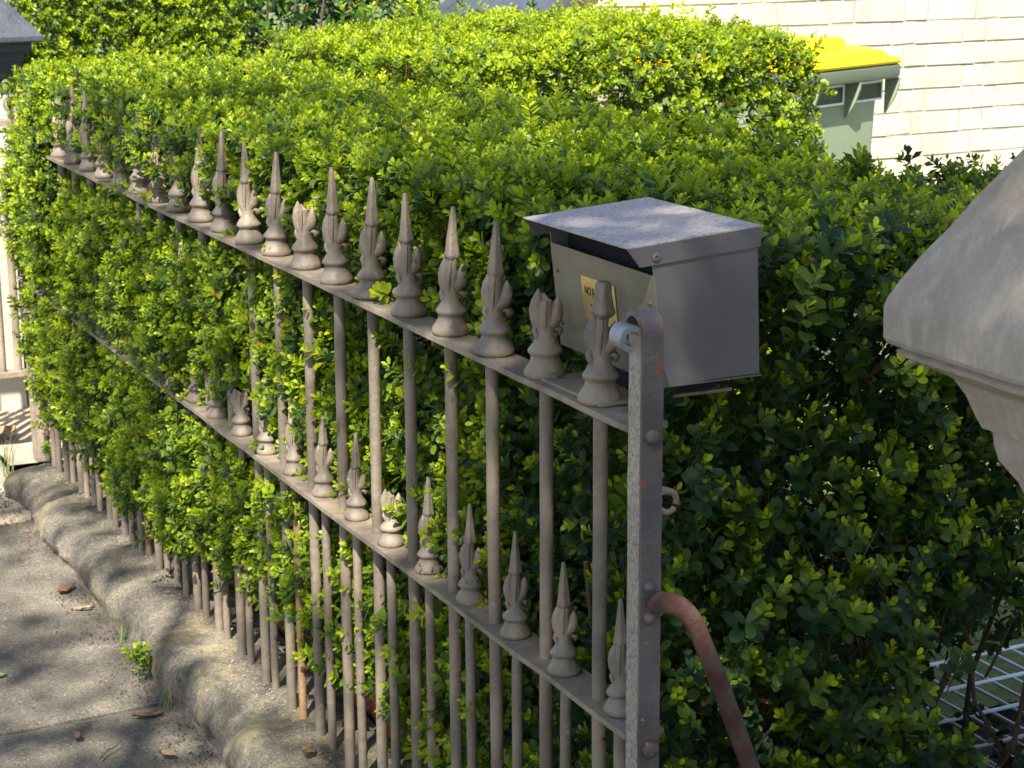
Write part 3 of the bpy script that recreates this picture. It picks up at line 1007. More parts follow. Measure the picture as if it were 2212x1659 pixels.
# latch scroll and barrel at the top of the stile
mb = MB()
mb.lathe([(0.018, 0), (0.019, 0.002), (0.019, 0.075), (0.018, 0.078)], IRON_CREAM, 16, (1.226, GY - 0.028, zg_top + 0.036), 'x')
gpart(mb, 'latch_barrel')
mb = MB()
pts = [(1.226 + 0.026 * math.cos(a) * (1 - 0.25 * i / 24), GY - 0.02, zg_top + 0.055 + 0.030 * math.sin(a) * (1 - 0.25 * i / 24)) for i, a in enumerate(np.linspace(math.radians(10), math.radians(350), 25))]
mb.strip(pts, -0.012, 0.012, 0.005, IRON_CREAM, (0, 1, 0))
gpart(mb, 'scroll')
mb = MB()
mb.strip([(1.12, GY + 0.02, z(1.0)), (1.19, GY + 0.02, z(0.86)), (1.06, GY + 0.02, z(0.60))][0:2], -0.004, 0.004, 0.018, IRON_CREAM, (0, 1, 0))
gpart(mb, 'brace')

# ------------------------------------------------------------------ white brick wall with slate coping
WALL = empty('brick_wall', (4.5, 6.02, 0.0), 'white painted brick wall of the house behind the yellow lidded bin', 'wall')
WO = Vector((4.5, 6.02, 0))
wdir = Vector((math.cos(math.radians(2.5)), math.sin(math.radians(2.5)), 0))
WM = Matrix.Rotation(math.radians(2.5), 4, 'Z')
WALL.rotation_euler = (0, 0, math.radians(2.5))
line = lambda x: z(0.345) + 0.70 * (x + 4.5 - 3.02)          # underside of the sloping coping (x local)
mb = MB()
vs, fs = [], []
poly = [(-1.9, 0.0), (3.2, 0.0), (3.2, 3.4), (1.45, 3.4), (-1.9, line(-1.9) - 0.02)]
vs = [(x, -0.0175, q) for x, q in poly] + [(x, 0.26, q) for x, q in poly]
n = len(poly)
fs = [tuple(range(n)), tuple(range(n, 2 * n))[::-1]] + [(i, (i + 1) % n, n + (i + 1) % n, n + i) for i in range(n)]
mb.add(vs, fs, MORTAR)
mb.build('mortar_bed', WALL)


def brick_mesh(L, H, D, seed):
    r = random.Random(seed)
    bm = bmesh.new()
    bmesh.ops.create_cube(bm, size=1)
    for v in bm.verts:
        v.co = Vector((v.co.x * L + r.uniform(-.003, .003), v.co.y * D + r.uniform(-.001, .001), v.co.z * H + r.uniform(-.0025, .0025)))
    bmesh.ops.bevel(bm, geom=bm.edges[:], offset=0.0022, segments=1, affect='EDGES')
    mb = MB()
    mb.bm(bm, WBRICK, None, False)
    me = mb.mesh('brick')
    return me


st = [brick_mesh(0.229, 0.0775, 0.03, s) for s in range(6)]
hd = [brick_mesh(0.107, 0.0775, 0.03, s + 20) for s in range(5)]
nb = 0
for c in range(0, 14):
    zc = 0.655 + 0.086 * c
    x = -1.75 + (0.0 if c % 2 else 0.175)
    k = c % 2
    while x < 1.55:
        L = 0.229 if k % 2 == 0 else 0.107
        xc = x + L / 2
        if zc + 0.05 < line(xc - L / 2) and nb < 300:
            put('brick', random.choice(st if L > 0.2 else hd), WALL, (xc, -0.0062 + random.uniform(-.0015, .0015), zc), (random.uniform(-.006, .006), random.uniform(-.006, .006), random.uniform(-.005, .005)))
            nb += 1
        x += L + 0.008
        k += 1
mb = MB()
pts = [(x, 0, line(x) + 0.0) for x in np.linspace(-2.0, 1.3, 40)]
mb.strip([(p[0], p[1], p[2] + 0.026) for p in pts], -0.05, 0.75, 0.05, SLATE, (0, 1, 0))
mb.build('coping', WALL)

# ------------------------------------------------------------------ wheelie bin
BIN = empty('wheelie_bin', (3.672, 5.205, 0.08), 'green wheelie bin with yellow lid standing against the white brick wall', 'bin', rz=math.radians(22))
bw, bd, bh = 0.265, 0.33, 1.135


def ring(hx, ya, yb, zz, rr=0.04, n=5):
    out = []
    for (cx, cy, a0) in ((hx - rr, ya + rr, -90), (hx - rr, yb - rr, 0), (-hx + rr, yb - rr, 90), (-hx + rr, ya + rr, 180)):
        for k in range(n):
            a = math.radians(a0 + 90 * k / (n - 1))
            out.append((cx + rr * math.cos(a), cy + rr * math.sin(a), zz))
    return out


def loft(mb, rings, m, smooth=True, cap0=True, cap1=True):
    n = len(rings[0])
    vs = [p for r in rings for p in r]
    fs = [(i * n + k, i * n + (k + 1) % n, (i + 1) * n + (k + 1) % n, (i + 1) * n + k) for i in range(len(rings) - 1) for k in range(n)]
    if cap0: fs.append(tuple(range(n))[::-1])
    if cap1: fs.append(tuple((len(rings) - 1) * n + k for k in range(n)))
    mb.add(vs, fs, m, smooth)


mb = MB()
loft(mb, [ring(0.215, 0.045, 0.50, 0.05), ring(0.24, 0.0, 0.56, 0.20), ring(0.262, -0.035, 0.62, bh - 0.01), ring(0.262, -0.035, 0.62, bh)], BINGREEN)
mb.build('body', BIN)
mb = MB()
loft(mb, [ring(0.300, -0.086, 0.66, bh - 0.045, 0.03), ring(0.305, -0.090, 0.665, bh - 0.035, 0.03), ring(0.305, -0.090, 0.665, bh - 0.004, 0.03), ring(0.298, -0.082, 0.66, bh + 0.002, 0.03)], BINRIM)
mb.build('rim', BIN)
for xx in (0.292, 0.06, -0.06, -0.292):
    mb = MB()
    q = [(-0.086, bh - 0.046), (-0.084, bh - 0.070), (-0.070, bh - 0.110), (-0.034, bh - 0.165), (-0.030, bh - 0.165), (-0.030, bh - 0.047)]
    if abs(xx) < 0.1: xx = 0.05 if xx > 0 else -0.19
    vs = [(xx - 0.004, a, b) for a, b in q] + [(xx + 0.004, a, b) for a, b in q]
    n = len(q)
    mb.add(vs, [tuple(range(n)), tuple(range(n, 2 * n))[::-1]] + [(i, (i + 1) % n, n + (i + 1) % n, n + i) for i in range(n)], BINGREEN)
    mb.build('rib', BIN)
for (xa, xb) in ((-0.17, 0.025), (0.075, 0.26)):
    mb = MB()
    za, zb2, yy = bh - 0.118, bh - 0.060, -0.0405
    for lo, hi in (((xa, yy, za), (xb, yy + 0.004, za + 0.007)), ((xa, yy, zb2), (xb, yy + 0.004, zb2 + 0.007)), ((xa, yy, za + 0.007), (xa + 0.007, yy + 0.004, zb2)), ((xb - 0.007, yy, za + 0.007), (xb, yy + 0.004, zb2))):
        mb.box(lo, hi, WHITEWIRE)
    mb.box((xa + 0.007, yy + 0.002, za + 0.007), (xb - 0.007, yy + 0.003, zb2), BINDARK)  # shade of the pocket, as a dark panel
    mb.build('lifting_pocket', BIN)
mb = MB()
loft(mb, [ring(0.303, -0.090, 0.67, bh + 0.004, 0.03), ring(0.305, -0.094, 0.67, bh + 0.012, 0.03), ring(0.300, -0.088, 0.67, bh + 0.022, 0.03), ring(0.272, -0.078, 0.66, bh + 0.024, 0.04), ring(0.262, -0.062, 0.65, bh + 0.044, 0.05),
          ring(0.245, -0.03, 0.63, bh + 0.052, 0.06), ring(0.20, 0.30, 0.58, bh + 0.085, 0.08)], YELLOW)
LIDY = mb.build('lid', BIN)
mb = MB()
loft(mb, [ring(0.16, 0.02, 0.30, bh + 0.05, 0.04), ring(0.15, 0.03, 0.29, bh + 0.086, 0.04), ring(0.14, 0.04, 0.28, bh + 0.09, 0.04)], YELLOW)
mb.build('raised_panel', LIDY)
for xx in (-0.2, 0.2):
    mb = MB()
    mb.lathe([(0.09, -0.02), (0.10, -0.014), (0.10, 0.014), (0.09, 0.02)], RUBBER, 20, (xx * 1.2, 0.55, 0.10), 'x')
    mb.build('wheel', BIN)
mb = MB()
mb.sweep([(-0.27, 0.68, bh - 0.02), (-0.27, 0.74, bh + 0.0), (0.27, 0.74, bh + 0.0), (0.27, 0.68, bh - 0.02)], [0.016] * 4, BINGREEN, 10, (0, 0, 1))
mb.build('handle', BIN)

# ------------------------------------------------------------------ box leaf sprigs
def leaf_tpl(lod):
    if lod == 0:
        v = np.array([(0, 0, 0), (0.52, 0, -0.05), (1, 0, -0.10), (0.30, 0.19, 0.03), (0.60, 0.285, 0.025), (0.88, 0.20, -0.03), (0.30, -0.19, 0.03), (0.60, -0.285, 0.025), (0.88, -0.20, -0.03)])
        f = np.array([(0, 1, 3), (3, 1, 4), (4, 1, 5), (5, 1, 2), (1, 0, 6), (1, 6, 7), (1, 7, 8), (1, 8, 2)])
    elif lod == 1:
        v = np.array([(0, 0, 0), (0.55, 0, -0.05), (1, 0, -0.08), (0.35, 0.22, 0.03), (0.80, 0.26, 0.0), (0.35, -0.22, 0.03), (0.80, -0.26, 0.0)])
        f = np.array([(0, 1, 3), (3, 1, 4), (4, 1, 2), (1, 0, 5), (1, 5, 6), (1, 6, 2)])
    else:
        v = np.array([(0, 0, -0.03), (0.62, 0.29, 0.03), (1, 0, -0.08), (0.62, -0.29, 0.03)])
        f = np.array([(0, 2, 1), (0, 3, 2)])
    return v, f


def rotz(a): return np.array([[math.cos(a), -math.sin(a), 0], [math.sin(a), math.cos(a), 0], [0, 0, 1]])
def roty(a): return np.array([[math.cos(a), 0, math.sin(a)], [0, 1, 0], [-math.sin(a), 0, math.cos(a)]])
def rotx(a): return np.array([[1, 0, 0], [0, math.cos(a), -math.sin(a)], [0, math.sin(a), math.cos(a)]])


def sprig_tpl(r, nodes, lod, size=0.019, step=0.0075, age0=0.0, age1=1.0, open_=1.0, stemr=0.0008, pw=1.5):
    lv, lf_ = leaf_tpl(lod)
    V, F, T = [], [], []
    nb_ = 0
    bend = r.uniform(-0.25, 0.25, 2)
    az0 = r.uniform(0, 6.28)
    zz = 0.004
    top = 0
    for k in range(nodes):
        t = k / max(1, nodes - 1)
        zz += step * (1.15 - 0.55 * t)
        sc = size * (0.85 + 0.25 * math.sin(min(1, t * 1.4) * math.pi) - 0.34 * t ** 2) * r.uniform(0.85, 1.15)
        incl = math.radians((72 - 46 * t ** 1.3) * open_ + r.uniform(-9, 9))
        off = np.array([bend[0] * zz * zz * 8, bend[1] * zz * zz * 8, zz])
        for s in (0, 1):
            if r.uniform() < 0.06: continue
            a = az0 + k * math.pi / 2 * 1.03 + s * math.pi + r.uniform(-.25, .25)
            # leaf points along +x with its face up; raise it by (90-incl)
            Rm = rotz(a) @ roty(-(math.pi / 2 - incl)) @ rotx(r.uniform(-.35, .35))
            vv = lv * sc * np.array([1, r.uniform(0.9, 1.12), 1.0])
            curl = -0.10 * (lv[:, 0] ** 2) * sc * r.uniform(-0.5, 1.6)
            vv = vv + np.c_[np.zeros((len(lv), 2)), curl]
            vv = vv @ Rm.T + off + Rm @ np.array([0.0015, 0, 0])
            V.append(vv)
            F.append(lf_ + nb_)
            nb_ += len(vv)
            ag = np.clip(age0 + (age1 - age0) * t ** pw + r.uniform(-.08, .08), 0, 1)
            T.append(np.tile([ag, r.uniform(0, 1), 0.0, 1.0], (len(vv), 1)))
        top = zz
    # stem
    sv = []
    for q in (-0.02, top * 0.55, top):
        for j in range(3):
            a = j * 2.094
            rr = stemr * (1.3 - 0.8 * max(q, 0) / top)
            sv.append((bend[0] * q * q * 8 + rr * math.cos(a), bend[1] * q * q * 8 + rr * math.sin(a), q))
    sf = []
    for i in range(2):
        for j in range(3):
            j2 = (j + 1) % 3
            sf += [(i * 3 + j, i * 3 + j2, (i + 1) * 3 + j2), (i * 3 + j, (i + 1) * 3 + j2, (i + 1) * 3 + j)]
    V.append(np.array(sv))
    F.append(np.array(sf) + nb_)
    T.append(np.tile([0.2, 0.3, 1.0, 1.0], (len(sv), 1)))
    return np.concatenate(V), np.concatenate(F), np.concatenate(T)


def raw_mesh(name, V, F, T, mat):
    me = bpy.data.meshes.new(name)
    me.vertices.add(len(V))
    me.vertices.foreach_set('co', np.ascontiguousarray(V, dtype=np.float32).ravel())
    me.loops.add(len(F) * 3)
    me.loops.foreach_set('vertex_index', np.ascontiguousarray(F, dtype=np.int32).ravel())
    me.polygons.add(len(F))
    me.polygons.foreach_set('loop_start', np.arange(0, len(F) * 3, 3, dtype=np.int32))
    a = me.attributes.new('tone', 'FLOAT_COLOR', 'POINT')
    a.data.foreach_set('color', np.ascontiguousarray(T, dtype=np.float32).ravel())
    me.materials.append(mat)
    me.update(calc_edges=True)
    return me


SPR = {}
r0 = np.random.default_rng(3)
SPR['near'] = [sprig_tpl(r0, int(r0.integers(6, 10)), 0, 0.0212, 0.0086, 0.28, 1.0) for _ in range(10)]
SPR['tipped'] = [sprig_tpl(r0, int(r0.integers(6, 10)), 0, 0.0240, 0.0098, 0.02, 0.92, 0.95, 0.0008, 2.6) for _ in range(12)]  # leaf age and the gate wing's shade, both put into these dark tones
SPR['mid'] = [sprig_tpl(r0, int(r0.integers(5, 9)), 1, 0.0200, 0.0082, 0.28, 0.98) for _ in range(10)]
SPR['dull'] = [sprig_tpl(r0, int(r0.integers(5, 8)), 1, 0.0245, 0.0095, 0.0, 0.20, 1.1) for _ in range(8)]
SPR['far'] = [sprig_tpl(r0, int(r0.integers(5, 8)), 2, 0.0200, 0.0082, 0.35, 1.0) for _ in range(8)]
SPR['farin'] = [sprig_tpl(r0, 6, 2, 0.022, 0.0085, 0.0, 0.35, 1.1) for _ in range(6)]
SPR['big'] = [sprig_tpl(r0, int(r0.integers(4, 7)), 1, 0.045, 0.016, 0.1, 1.0, 1.0, 0.002) for _ in range(8)]


def frames(D, spin):
    """rotation matrices taking local z to D"""
    D = D / np.linalg.norm(D, axis=1, keepdims=True)
    ref = np.where(np.abs(D[:, 2:3]) < 0.9, np.array([[0, 0, 1.0]]), np.array([[1.0, 0, 0]]))
    X = np.cross(ref, D)
    X /= np.linalg.norm(X, axis=1, keepdims=True)
    Y = np.cross(D, X)
    c, s = np.cos(spin)[:, None], np.sin(spin)[:, None]
    X2, Y2 = X * c + Y * s, -X * s + Y * c
    return np.stack([X2, Y2, D], axis=2)


CAMP = np.array([0, 0, EYE])
Rw = np.array([list(RIGHT), list(UP), list(FWD)])


def screen(P):
    c = (P - CAMP) @ Rw.T
    u = 1106 + 4155 * c[:, 0] / c[:, 2]
    v = 829.5 - 4155 * c[:, 1] / c[:, 2]
    return u, v, c[:, 2]


class Leafage:
    """points, directions, template kind and size for one hedge"""
    def __init__(s): s.P, s.D, s.K, s.S, s.A, s.shell = [], [], [], [], [], []

    def add(s, P, D, kind, size=1.0, shell=True, dtone=0.0):
        n = len(P)
        s.P.append(P)
        s.D.append(D)
        s.K += [kind] * n
        s.S.append(rng.uniform(0.82, 1.2, n) * size)
        s.A.append(np.clip(rng.normal(dtone, 0.21, n), -0.6, 0.5))
        s.shell.append(np.full(n, shell))

    def build(s, thing, mat, nparts=300, origin=(0, 0, 0)):
        P, D = np.concatenate(s.P), np.concatenate(s.D)
        K, Sz, A, sh = np.array(s.K), np.concatenate(s.S), np.concatenate(s.A), np.concatenate(s.shell)
        n = len(P)
        spin = rng.uniform(0, 6.28, n)
        R = frames(D, spin)
        u, v, d = screen(P)
        inside = (u > 20) & (u < 2190) & (v > 10) & (v < 1645) & sh
        score = np.where(inside, d + rng.uniform(0, 0.25, n), 99)
        order = np.argsort(score)
        single = np.zeros(n, bool)
        single[order[:nparts]] = score[order[:nparts]] < 90
        var = np.array([rng.integers(0, len(SPR[k])) for k in K])
        O = np.array(origin)
        VV, FF, TT = [], [], []
        nb_ = 0
        for k in sorted(set(K)):
            for vi in range(len(SPR[k])):
                idx = np.where((K == k) & (var == vi) & ~single)[0]
                if not len(idx): continue
                tv, tf, tt = SPR[k][vi]
                X = np.einsum('nij,vj->nvi', R[idx], tv) * Sz[idx][:, None, None] + P[idx][:, None, :] - O
                T = np.repeat(tt[None], len(idx), 0).copy()
                T[:, :, 0] = np.clip(T[:, :, 0] + A[idx][:, None] * (1 - T[:, :, 2]), 0, 1)
                T[:, :, 1] = (T[:, :, 1] + rng.uniform(0, 1, (len(idx), 1))) % 1.0
                F = tf[None] + (nb_ + np.arange(len(idx)) * len(tv))[:, None, None]
                nb_ += len(idx) * len(tv)
                VV.append(X.reshape(-1, 3)); FF.append(F.reshape(-1, 3)); TT.append(T.reshape(-1, 4))
        me = raw_mesh('foliage', np.concatenate(VV), np.concatenate(FF), np.concatenate(TT), mat)
        o = put('foliage', me, thing)
        o['kind'] = 'stuff'
        cache = {}
        for i in np.where(single)[0]:
            lv = int(round(np.clip(A[i], -0.3, 0.3) / 0.15))
            key = (K[i], int(var[i]), lv)
            if key not in cache:
                tv, tf, tt = SPR[K[i]][var[i]]
                T = tt.copy()
                T[:, 0] = np.clip(T[:, 0] + lv * 0.15 * (1 - T[:, 2]), 0, 1)
                cache[key] = raw_mesh('leaf_sprig', tv, tf, T, mat)
            ob = bpy.data.objects.new('leaf_sprig', cache[key])
            COL.objects.link(ob)
            ob.parent = thing
            m4 = Matrix.Identity(4)
            for a in range(3):
                for b in range(3): m4[a][b] = R[i][a][b] * Sz[i]
                m4[a][3] = P[i][a] - O[a]
            ob.matrix_local = m4
        return len(np.concatenate(FF))


def vnoise(P, sc, seed=0.0):
    """cheap smooth noise from sines"""
    x, y, q = P[:, 0] * sc + seed, P[:, 1] * sc + seed * 1.7, P[:, 2] * sc + seed * 0.6
    return (np.sin(x * 1.9 + 1.3 * np.sin(y * 1.1 + q)) + np.sin(y * 2.3 + 1.1 * np.sin(q * 1.7 + x * 0.6)) + np.sin(q * 2.1 + 1.2 * np.sin(x * 1.3 + y * 0.5))) / 3


def rnd(n, lo, hi): return rng.uniform(lo, hi, n)


def jdir(n, base, amt=0.35):
    return np.array(base)[None] + rng.normal(0, amt, (n, 3))


def branches(thing, origin, items):
    O = Vector(origin)
    for pts, r_ in items:
        mb = MB()
        m = len(pts)
        mb.sweep([Vector(p) - O for p in pts], [r_ * (1 - 0.6 * i / (m - 1)) for i in range(m)], BARK, 7, (0.3, 1, 0.2))
        mb.build('branch', thing)


def twig(p0, p1, r_, wob=0.03, n=7):
    p0, p1 = Vector(p0), Vector(p1)
    out = []
    for i in range(n):
        t = i / (n - 1)
        q = p0.lerp(p1, t)
        q += mnoise.noise_vector(q * 6 + Vector((r_ * 900, 0, 0))) * wob * math.sin(math.pi * min(1, t + 0.1))
        out.append(q)
    return (out, r_)


# ---- hedge behind the fence
HT = 1.268
L = Leafage()
n = 5600
P = np.c_[rnd(n, 1.205, 2.04), rnd(n, 2.74, 5.88), np.zeros(n)]
P = P[(P[:, 0] > 1.245) | (P[:, 1] > 5.4)]
n = len(P)
P[:, 2] = HT + 0.016 * vnoise(P, 4, 1) + 0.010 * vnoise(P, 11, 5) - 0.09 * np.clip(((1.30 - 0.07 * np.clip((P[:, 1] - 3.3) / 0.8, 0, 1)) - P[:, 0]) / 0.12, 0, 1) ** 2 - 0.035 - rnd(n, 0, 0.03)
D = jdir(n, (-0.03, -0.08, 1.0), 0.30)
near = P[:, 1] < 3.9
L.add(P[near], D[near], 'near', 1.0)
L.add(P[~near], D[~near], 'mid', 1.0)
nt = 60
P = np.c_[rnd(nt, 1.3, 2.0), rnd(nt, 2.8, 5.9), np.full(nt, HT + 0.005)]
L.add(P, jdir(nt, (0, 0, 1), 0.18), 'mid', 1.15, True, 0.25)
# front face, pushing out between the bars
n = 14500
P = np.c_[np.zeros(n), 2.62 + 3.20 * rng.random(n) ** 0.95, rnd(n, 0.13, HT - 0.03)]
push = np.clip((P[:, 1] - 2.85) / 1.3, 0, 1)
farend = np.clip((P[:, 1] - 5.25) / 0.25, 0, 1) * (P[:, 2] > 0.55)
lump = vnoise(P, 7, 2) * 0.6 + vnoise(P, 3, 4) * 0.5
P[:, 0] = 1.285 - 0.095 * push - 0.055 * lump * push - 0.02 * farend - 0.03 * np.clip(1 - push * 3, 0, 1) + rnd(n, 0, 0.05) + 0.03 * np.clip((P[:, 2] - 1.08) / 0.1, 0, 1)
zlow = 0.275 + 0.05 * vnoise(P * np.array([0, 1, 0]), 9, 3) + 0.10 * np.clip((3.6 - P[:, 1]) / 0.6, 0, 1) * 0
keep = (P[:, 2] > zlow + rng.normal(0, 0.035, n)) & ((lump > -0.62 + 0.48 * np.clip((4.2 - P[:, 1]) / 1.0, 0, 1)) | (rng.random(n) < 0.22))
keep &= ~((P[:, 0] < 1.275) & (np.abs(P[:, 2] - (RT - 0.015)) < 0.055) & (rng.random(n) < 0.93) & (P[:, 1] < 5.42))
keep &= ~((P[:, 0] < 1.26) & (P[:, 2] > RT) & (rng.random(n) < 0.66) & (P[:, 1] < 5.42))
keep &= ~((P[:, 0] < 1.25) & (np.abs(P[:, 2] - (RL - 0.012)) < 0.05) & (rng.random(n) < 0.86))
P = P[keep]
n = len(P)
D = jdir(n, (-0.70, -0.22, 0.75), 0.38)
near = P[:, 1] < 3.9
L.add(P[near], D[near], 'near', 1.0)
L.add(P[~near], D[~near], 'mid', 1.0)
# end and back faces
n = 1000
P = np.c_[rnd(n, 1.17, 2.0), 5.84 + 0.03 * rng.normal(size=n), rnd(n, 0.35, HT - 0.03)]
L.add(P, jdir(n, (-0.1, 0.7, 0.6), 0.4), 'mid')
n = 700
P = np.c_[2.0 + 0.03 * rng.normal(size=n), rnd(n, 2.75, 4.5), rnd(n, 0.35, HT - 0.03)]
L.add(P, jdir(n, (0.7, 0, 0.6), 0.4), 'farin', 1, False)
# inside
n = 6500
P = np.c_[rnd(n, 1.27, 1.98), rnd(n, 2.74, 5.9), rnd(n, 0.22, HT - 0.05)]
P = P[(P[:, 2] > 0.35) | (rng.random(n) < 0.4)]
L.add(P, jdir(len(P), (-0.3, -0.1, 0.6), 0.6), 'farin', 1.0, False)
H1 = empty('box_hedge', (1.6, 4.3, 0.08), 'clipped box hedge growing through the taupe iron fence, its top level with the spears', 'hedge')
L.build(H1, BOXLEAF, 300, (1.6, 4.3, 0.08))
its = []
for k in range(34):
    y = 2.8 + k * 0.093
    its.append(twig((1.36 + random.uniform(-.03, .1), y, 0.05), (1.34 + random.uniform(-.06, .2), y + random.uniform(-.15, .15), random.uniform(0.7, 1.15)), random.uniform(0.005, 0.011), 0.06))
branches(H1, (1.6, 4.3, 0.08), its)

# ---- hedge wing beside the gate path
def seg_dist(P, a, b):
    a, b = np.array(a), np.array(b)
    d = b - a
    t = np.clip(((P - a) @ d) / (d @ d), 0, 1)
    return np.linalg.norm(P - (a + t[:, None] * d), axis=1)


def clear(P):
    """thin places in the wing: low down by the rack, and a gap half way up"""
    g1 = seg_dist(P, (1.815, 2.12, 0.545), (2.40, 2.80, 0.17)) < 0.125
    g2 = seg_dist(P, GAPA, GAPB) < 0.035
    r_ = rng.random(len(P))
    return ~((g1 & (r_ < 0.93)) | (g2 & (r_ < 0.85)))


GAPA, GAPB = (1.457, 2.14, 0.995), (1.98, 2.90, 0.75)
L = Leafage()
n = 1350
P = np.c_[rnd(n, 1.27, 2.46), rnd(n, 2.16, 2.84), np.zeros(n)]
P[:, 2] = HT - 0.012 - 0.045 * np.clip((P[:, 0] - 1.75) / 0.4, 0, 1) + 0.015 * vnoise(P, 5, 2) + 0.014 * vnoise(P, 12, 6) - 0.035 - rnd(n, 0, 0.03) - 0.06 * np.clip((2.24 - P[:, 1]) / 0.08, 0, 1)
ok = ~((P[:, 0] < 1.46) & (P[:, 1] < 2.48))
P = P[ok]
L.add(P, jdir(len(P), (0, -0.12, 1.0), 0.30), 'near')
n = 1950
P = np.c_[rnd(n, 1.25, 2.46), np.zeros(n), rnd(n, 0.10, HT - 0.04)]
lump = vnoise(P, 6, 3)
P[:, 1] = 2.185 + 0.05 * lump + rnd(n, 0, 0.07)
ok = ~((P[:, 0] < 1.46) & (P[:, 2] > z(0.67))) & ((lump < 0.35) | (rng.random(n) < 0.40)) & clear(P)
P = P[ok]
L.add(P, jdir(len(P), (-0.08, -0.42, 0.95), 0.34), 'tipped', 1.10, True, 0.09)  # wing face, its shade partly carried by the dark sprig tones
n = 1300                                              # end behind the first bars
P = np.c_[1.285 + rnd(n, 0, 0.06), rnd(n, 2.15, 2.85), rnd(n, 0.16, HT - 0.05)]
ok = ~((P[:, 1] < 2.47) & (P[:, 2] > z(0.66))) & (vnoise(P, 7, 8) < 0.5)
P = P[ok]
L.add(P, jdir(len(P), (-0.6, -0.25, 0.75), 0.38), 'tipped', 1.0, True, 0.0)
n = 900                                               # back
P = np.c_[rnd(n, 1.9, 2.46), 2.82 + 0.03 * rng.normal(size=n), rnd(n, 0.3, HT - 0.04)]
P = P[clear(P)]
L.add(P, jdir(len(P), (0, 0.7, 0.6), 0.4), 'farin', 1, False)
n = 2300
P = np.c_[rnd(n, 1.30, 2.44), rnd(n, 2.24, 2.80), rnd(n, 0.15, HT - 0.06)]
P = P[~((P[:, 0] < 1.47) & (P[:, 1] < 2.50) & (P[:, 2] > z(0.68))) & clear(P)]
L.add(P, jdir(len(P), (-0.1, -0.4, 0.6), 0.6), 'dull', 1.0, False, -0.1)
H2 = empty('box_hedge', (2.1, 2.5, 0.08), 'shaded box hedge wing beside the gate opening, right of the mailbox', 'hedge')
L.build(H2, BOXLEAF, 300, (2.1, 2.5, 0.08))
its = []
for k in range(22):
    x = 1.32 + k * 0.048
    its.append(twig((x, 2.42 + random.uniform(-.1, .1), 0.05), (x + random.uniform(-.2, .2), 2.26 + random.uniform(-.03, .14), random.uniform(0.6, 1.1)), random.uniform(0.004, 0.009), 0.08))
its.append(twig((1.70, 2.30, 0.45), (1.685, 2.19, 0.78), 0.006, 0.02))
for k in range(16):
    x, zz = random.uniform(1.3, 2.3), random.uniform(0.3, 1.05)
    its.append(twig((x, 2.30, zz), (x + random.uniform(-.12, .04), 2.17, zz + random.uniform(.05, .2)), 0.0026, 0.02))
branches(H2, (2.1, 2.5, 0.08), its)

# ---- sunlit wing at the far end of the garden
L = Leafage()
T2 = 1.385
n = 4200
P = np.c_[rnd(n, 1.92, 3.10), rnd(n, 4.46, 5.72), np.zeros(n)]
P[:, 2] = T2 - 0.05 * np.clip((2.6 - P[:, 0]) / 0.7, 0, 1) + 0.03 * vnoise(P, 5, 1) + 0.014 * vnoise(P, 12, 2) - 0.04 - rnd(n, 0, 0.03) - 0.05 * np.clip((4.54 - P[:, 1]) / 0.08, 0, 1) - 0.05 * np.clip((P[:, 0] - 3.02) / 0.08, 0, 1)
L.add(P, jdir(n, (0, -0.1, 1), 0.3), 'far', 1.0, True, 0.1)
n = 2900
P = np.c_[rnd(n, 1.95, 3.10), np.zeros(n), rnd(n, 0.25, T2 - 0.05)]
lump = vnoise(P, 6, 7)
P[:, 1] = 4.47 + 0.05 * lump + rnd(n, 0, 0.05)
P = P[(lump < 0.5) | (rng.random(n) < 0.5)]
L.add(P, jdir(len(P), (-0.1, -0.75, 0.6), 0.38), 'mid', 1.0, True, 0.08)
n = 1100
P = np.c_[3.09 + 0.03 * rng.normal(size=n), rnd(n, 4.46, 5.7), rnd(n, 0.25, T2 - 0.05)]
L.add(P, jdir(n, (0.75, -0.1, 0.6), 0.38), 'mid', 1.0, True, 0.05)
nt = 40
P = np.c_[rnd(nt, 2.0, 3.0), rnd(nt, 4.5, 5.7), np.full(nt, T2)]
L.add(P, jdir(nt, (0, 0, 1), 0.18), 'mid', 1.2, True, 0.2)
n = 2600
P = np.c_[rnd(n, 1.98, 3.04), rnd(n, 4.52, 5.66), rnd(n, 0.25, T2 - 0.06)]
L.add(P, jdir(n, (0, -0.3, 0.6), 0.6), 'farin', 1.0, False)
H3 = empty('box_hedge', (2.5, 5.1, 0.08), 'taller sunlit box hedge block standing left of the yellow lidded bin', 'hedge')
L.build(H3, BOXLEAF, 300, (2.5, 5.1, 0.08))
branches(H3, (2.5, 5.1, 0.08), [twig((2.1 + 0.1 * k, 4.7, 0.05), (2.1 + 0.1 * k + random.uniform(-.1, .1), 4.55, 1.1), 0.008, 0.06) for k in range(9)])

# ---- clipped hedge beyond the neighbouring entry
L = Leafage()
n = 4600
P = np.c_[rnd(n, 1.42, 2.28), np.zeros(n), rnd(n, 0.2, 1.58)]
P[:, 1] = 6.99 + 0.02 * vnoise(P, 6, 3) + rnd(n, 0, 0.04)
L.add(P, jdir(n, (0, -0.75, 0.5), 0.4), 'far', 0.9, True, 0.05)
n = 900
P = np.c_[rnd(n, 1.42, 2.28), rnd(n, 7.0, 7.7), np.full(n, 1.56)]
L.add(P, jdir(n, (0, 0, 1), 0.3), 'far', 0.9, True, 0.1)
n = 500
P = np.c_[2.27 + 0.03 * rng.normal(size=n), rnd(n, 7.0, 7.7), rnd(n, 0.2, 1.55)]
L.add(P, jdir(n, (0.7, 0, 0.6), 0.4), 'far', 0.9)
n = 3200
P = np.c_[rnd(n, 1.45, 2.24), rnd(n, 7.03, 7.65), rnd(n, 0.2, 1.52)]
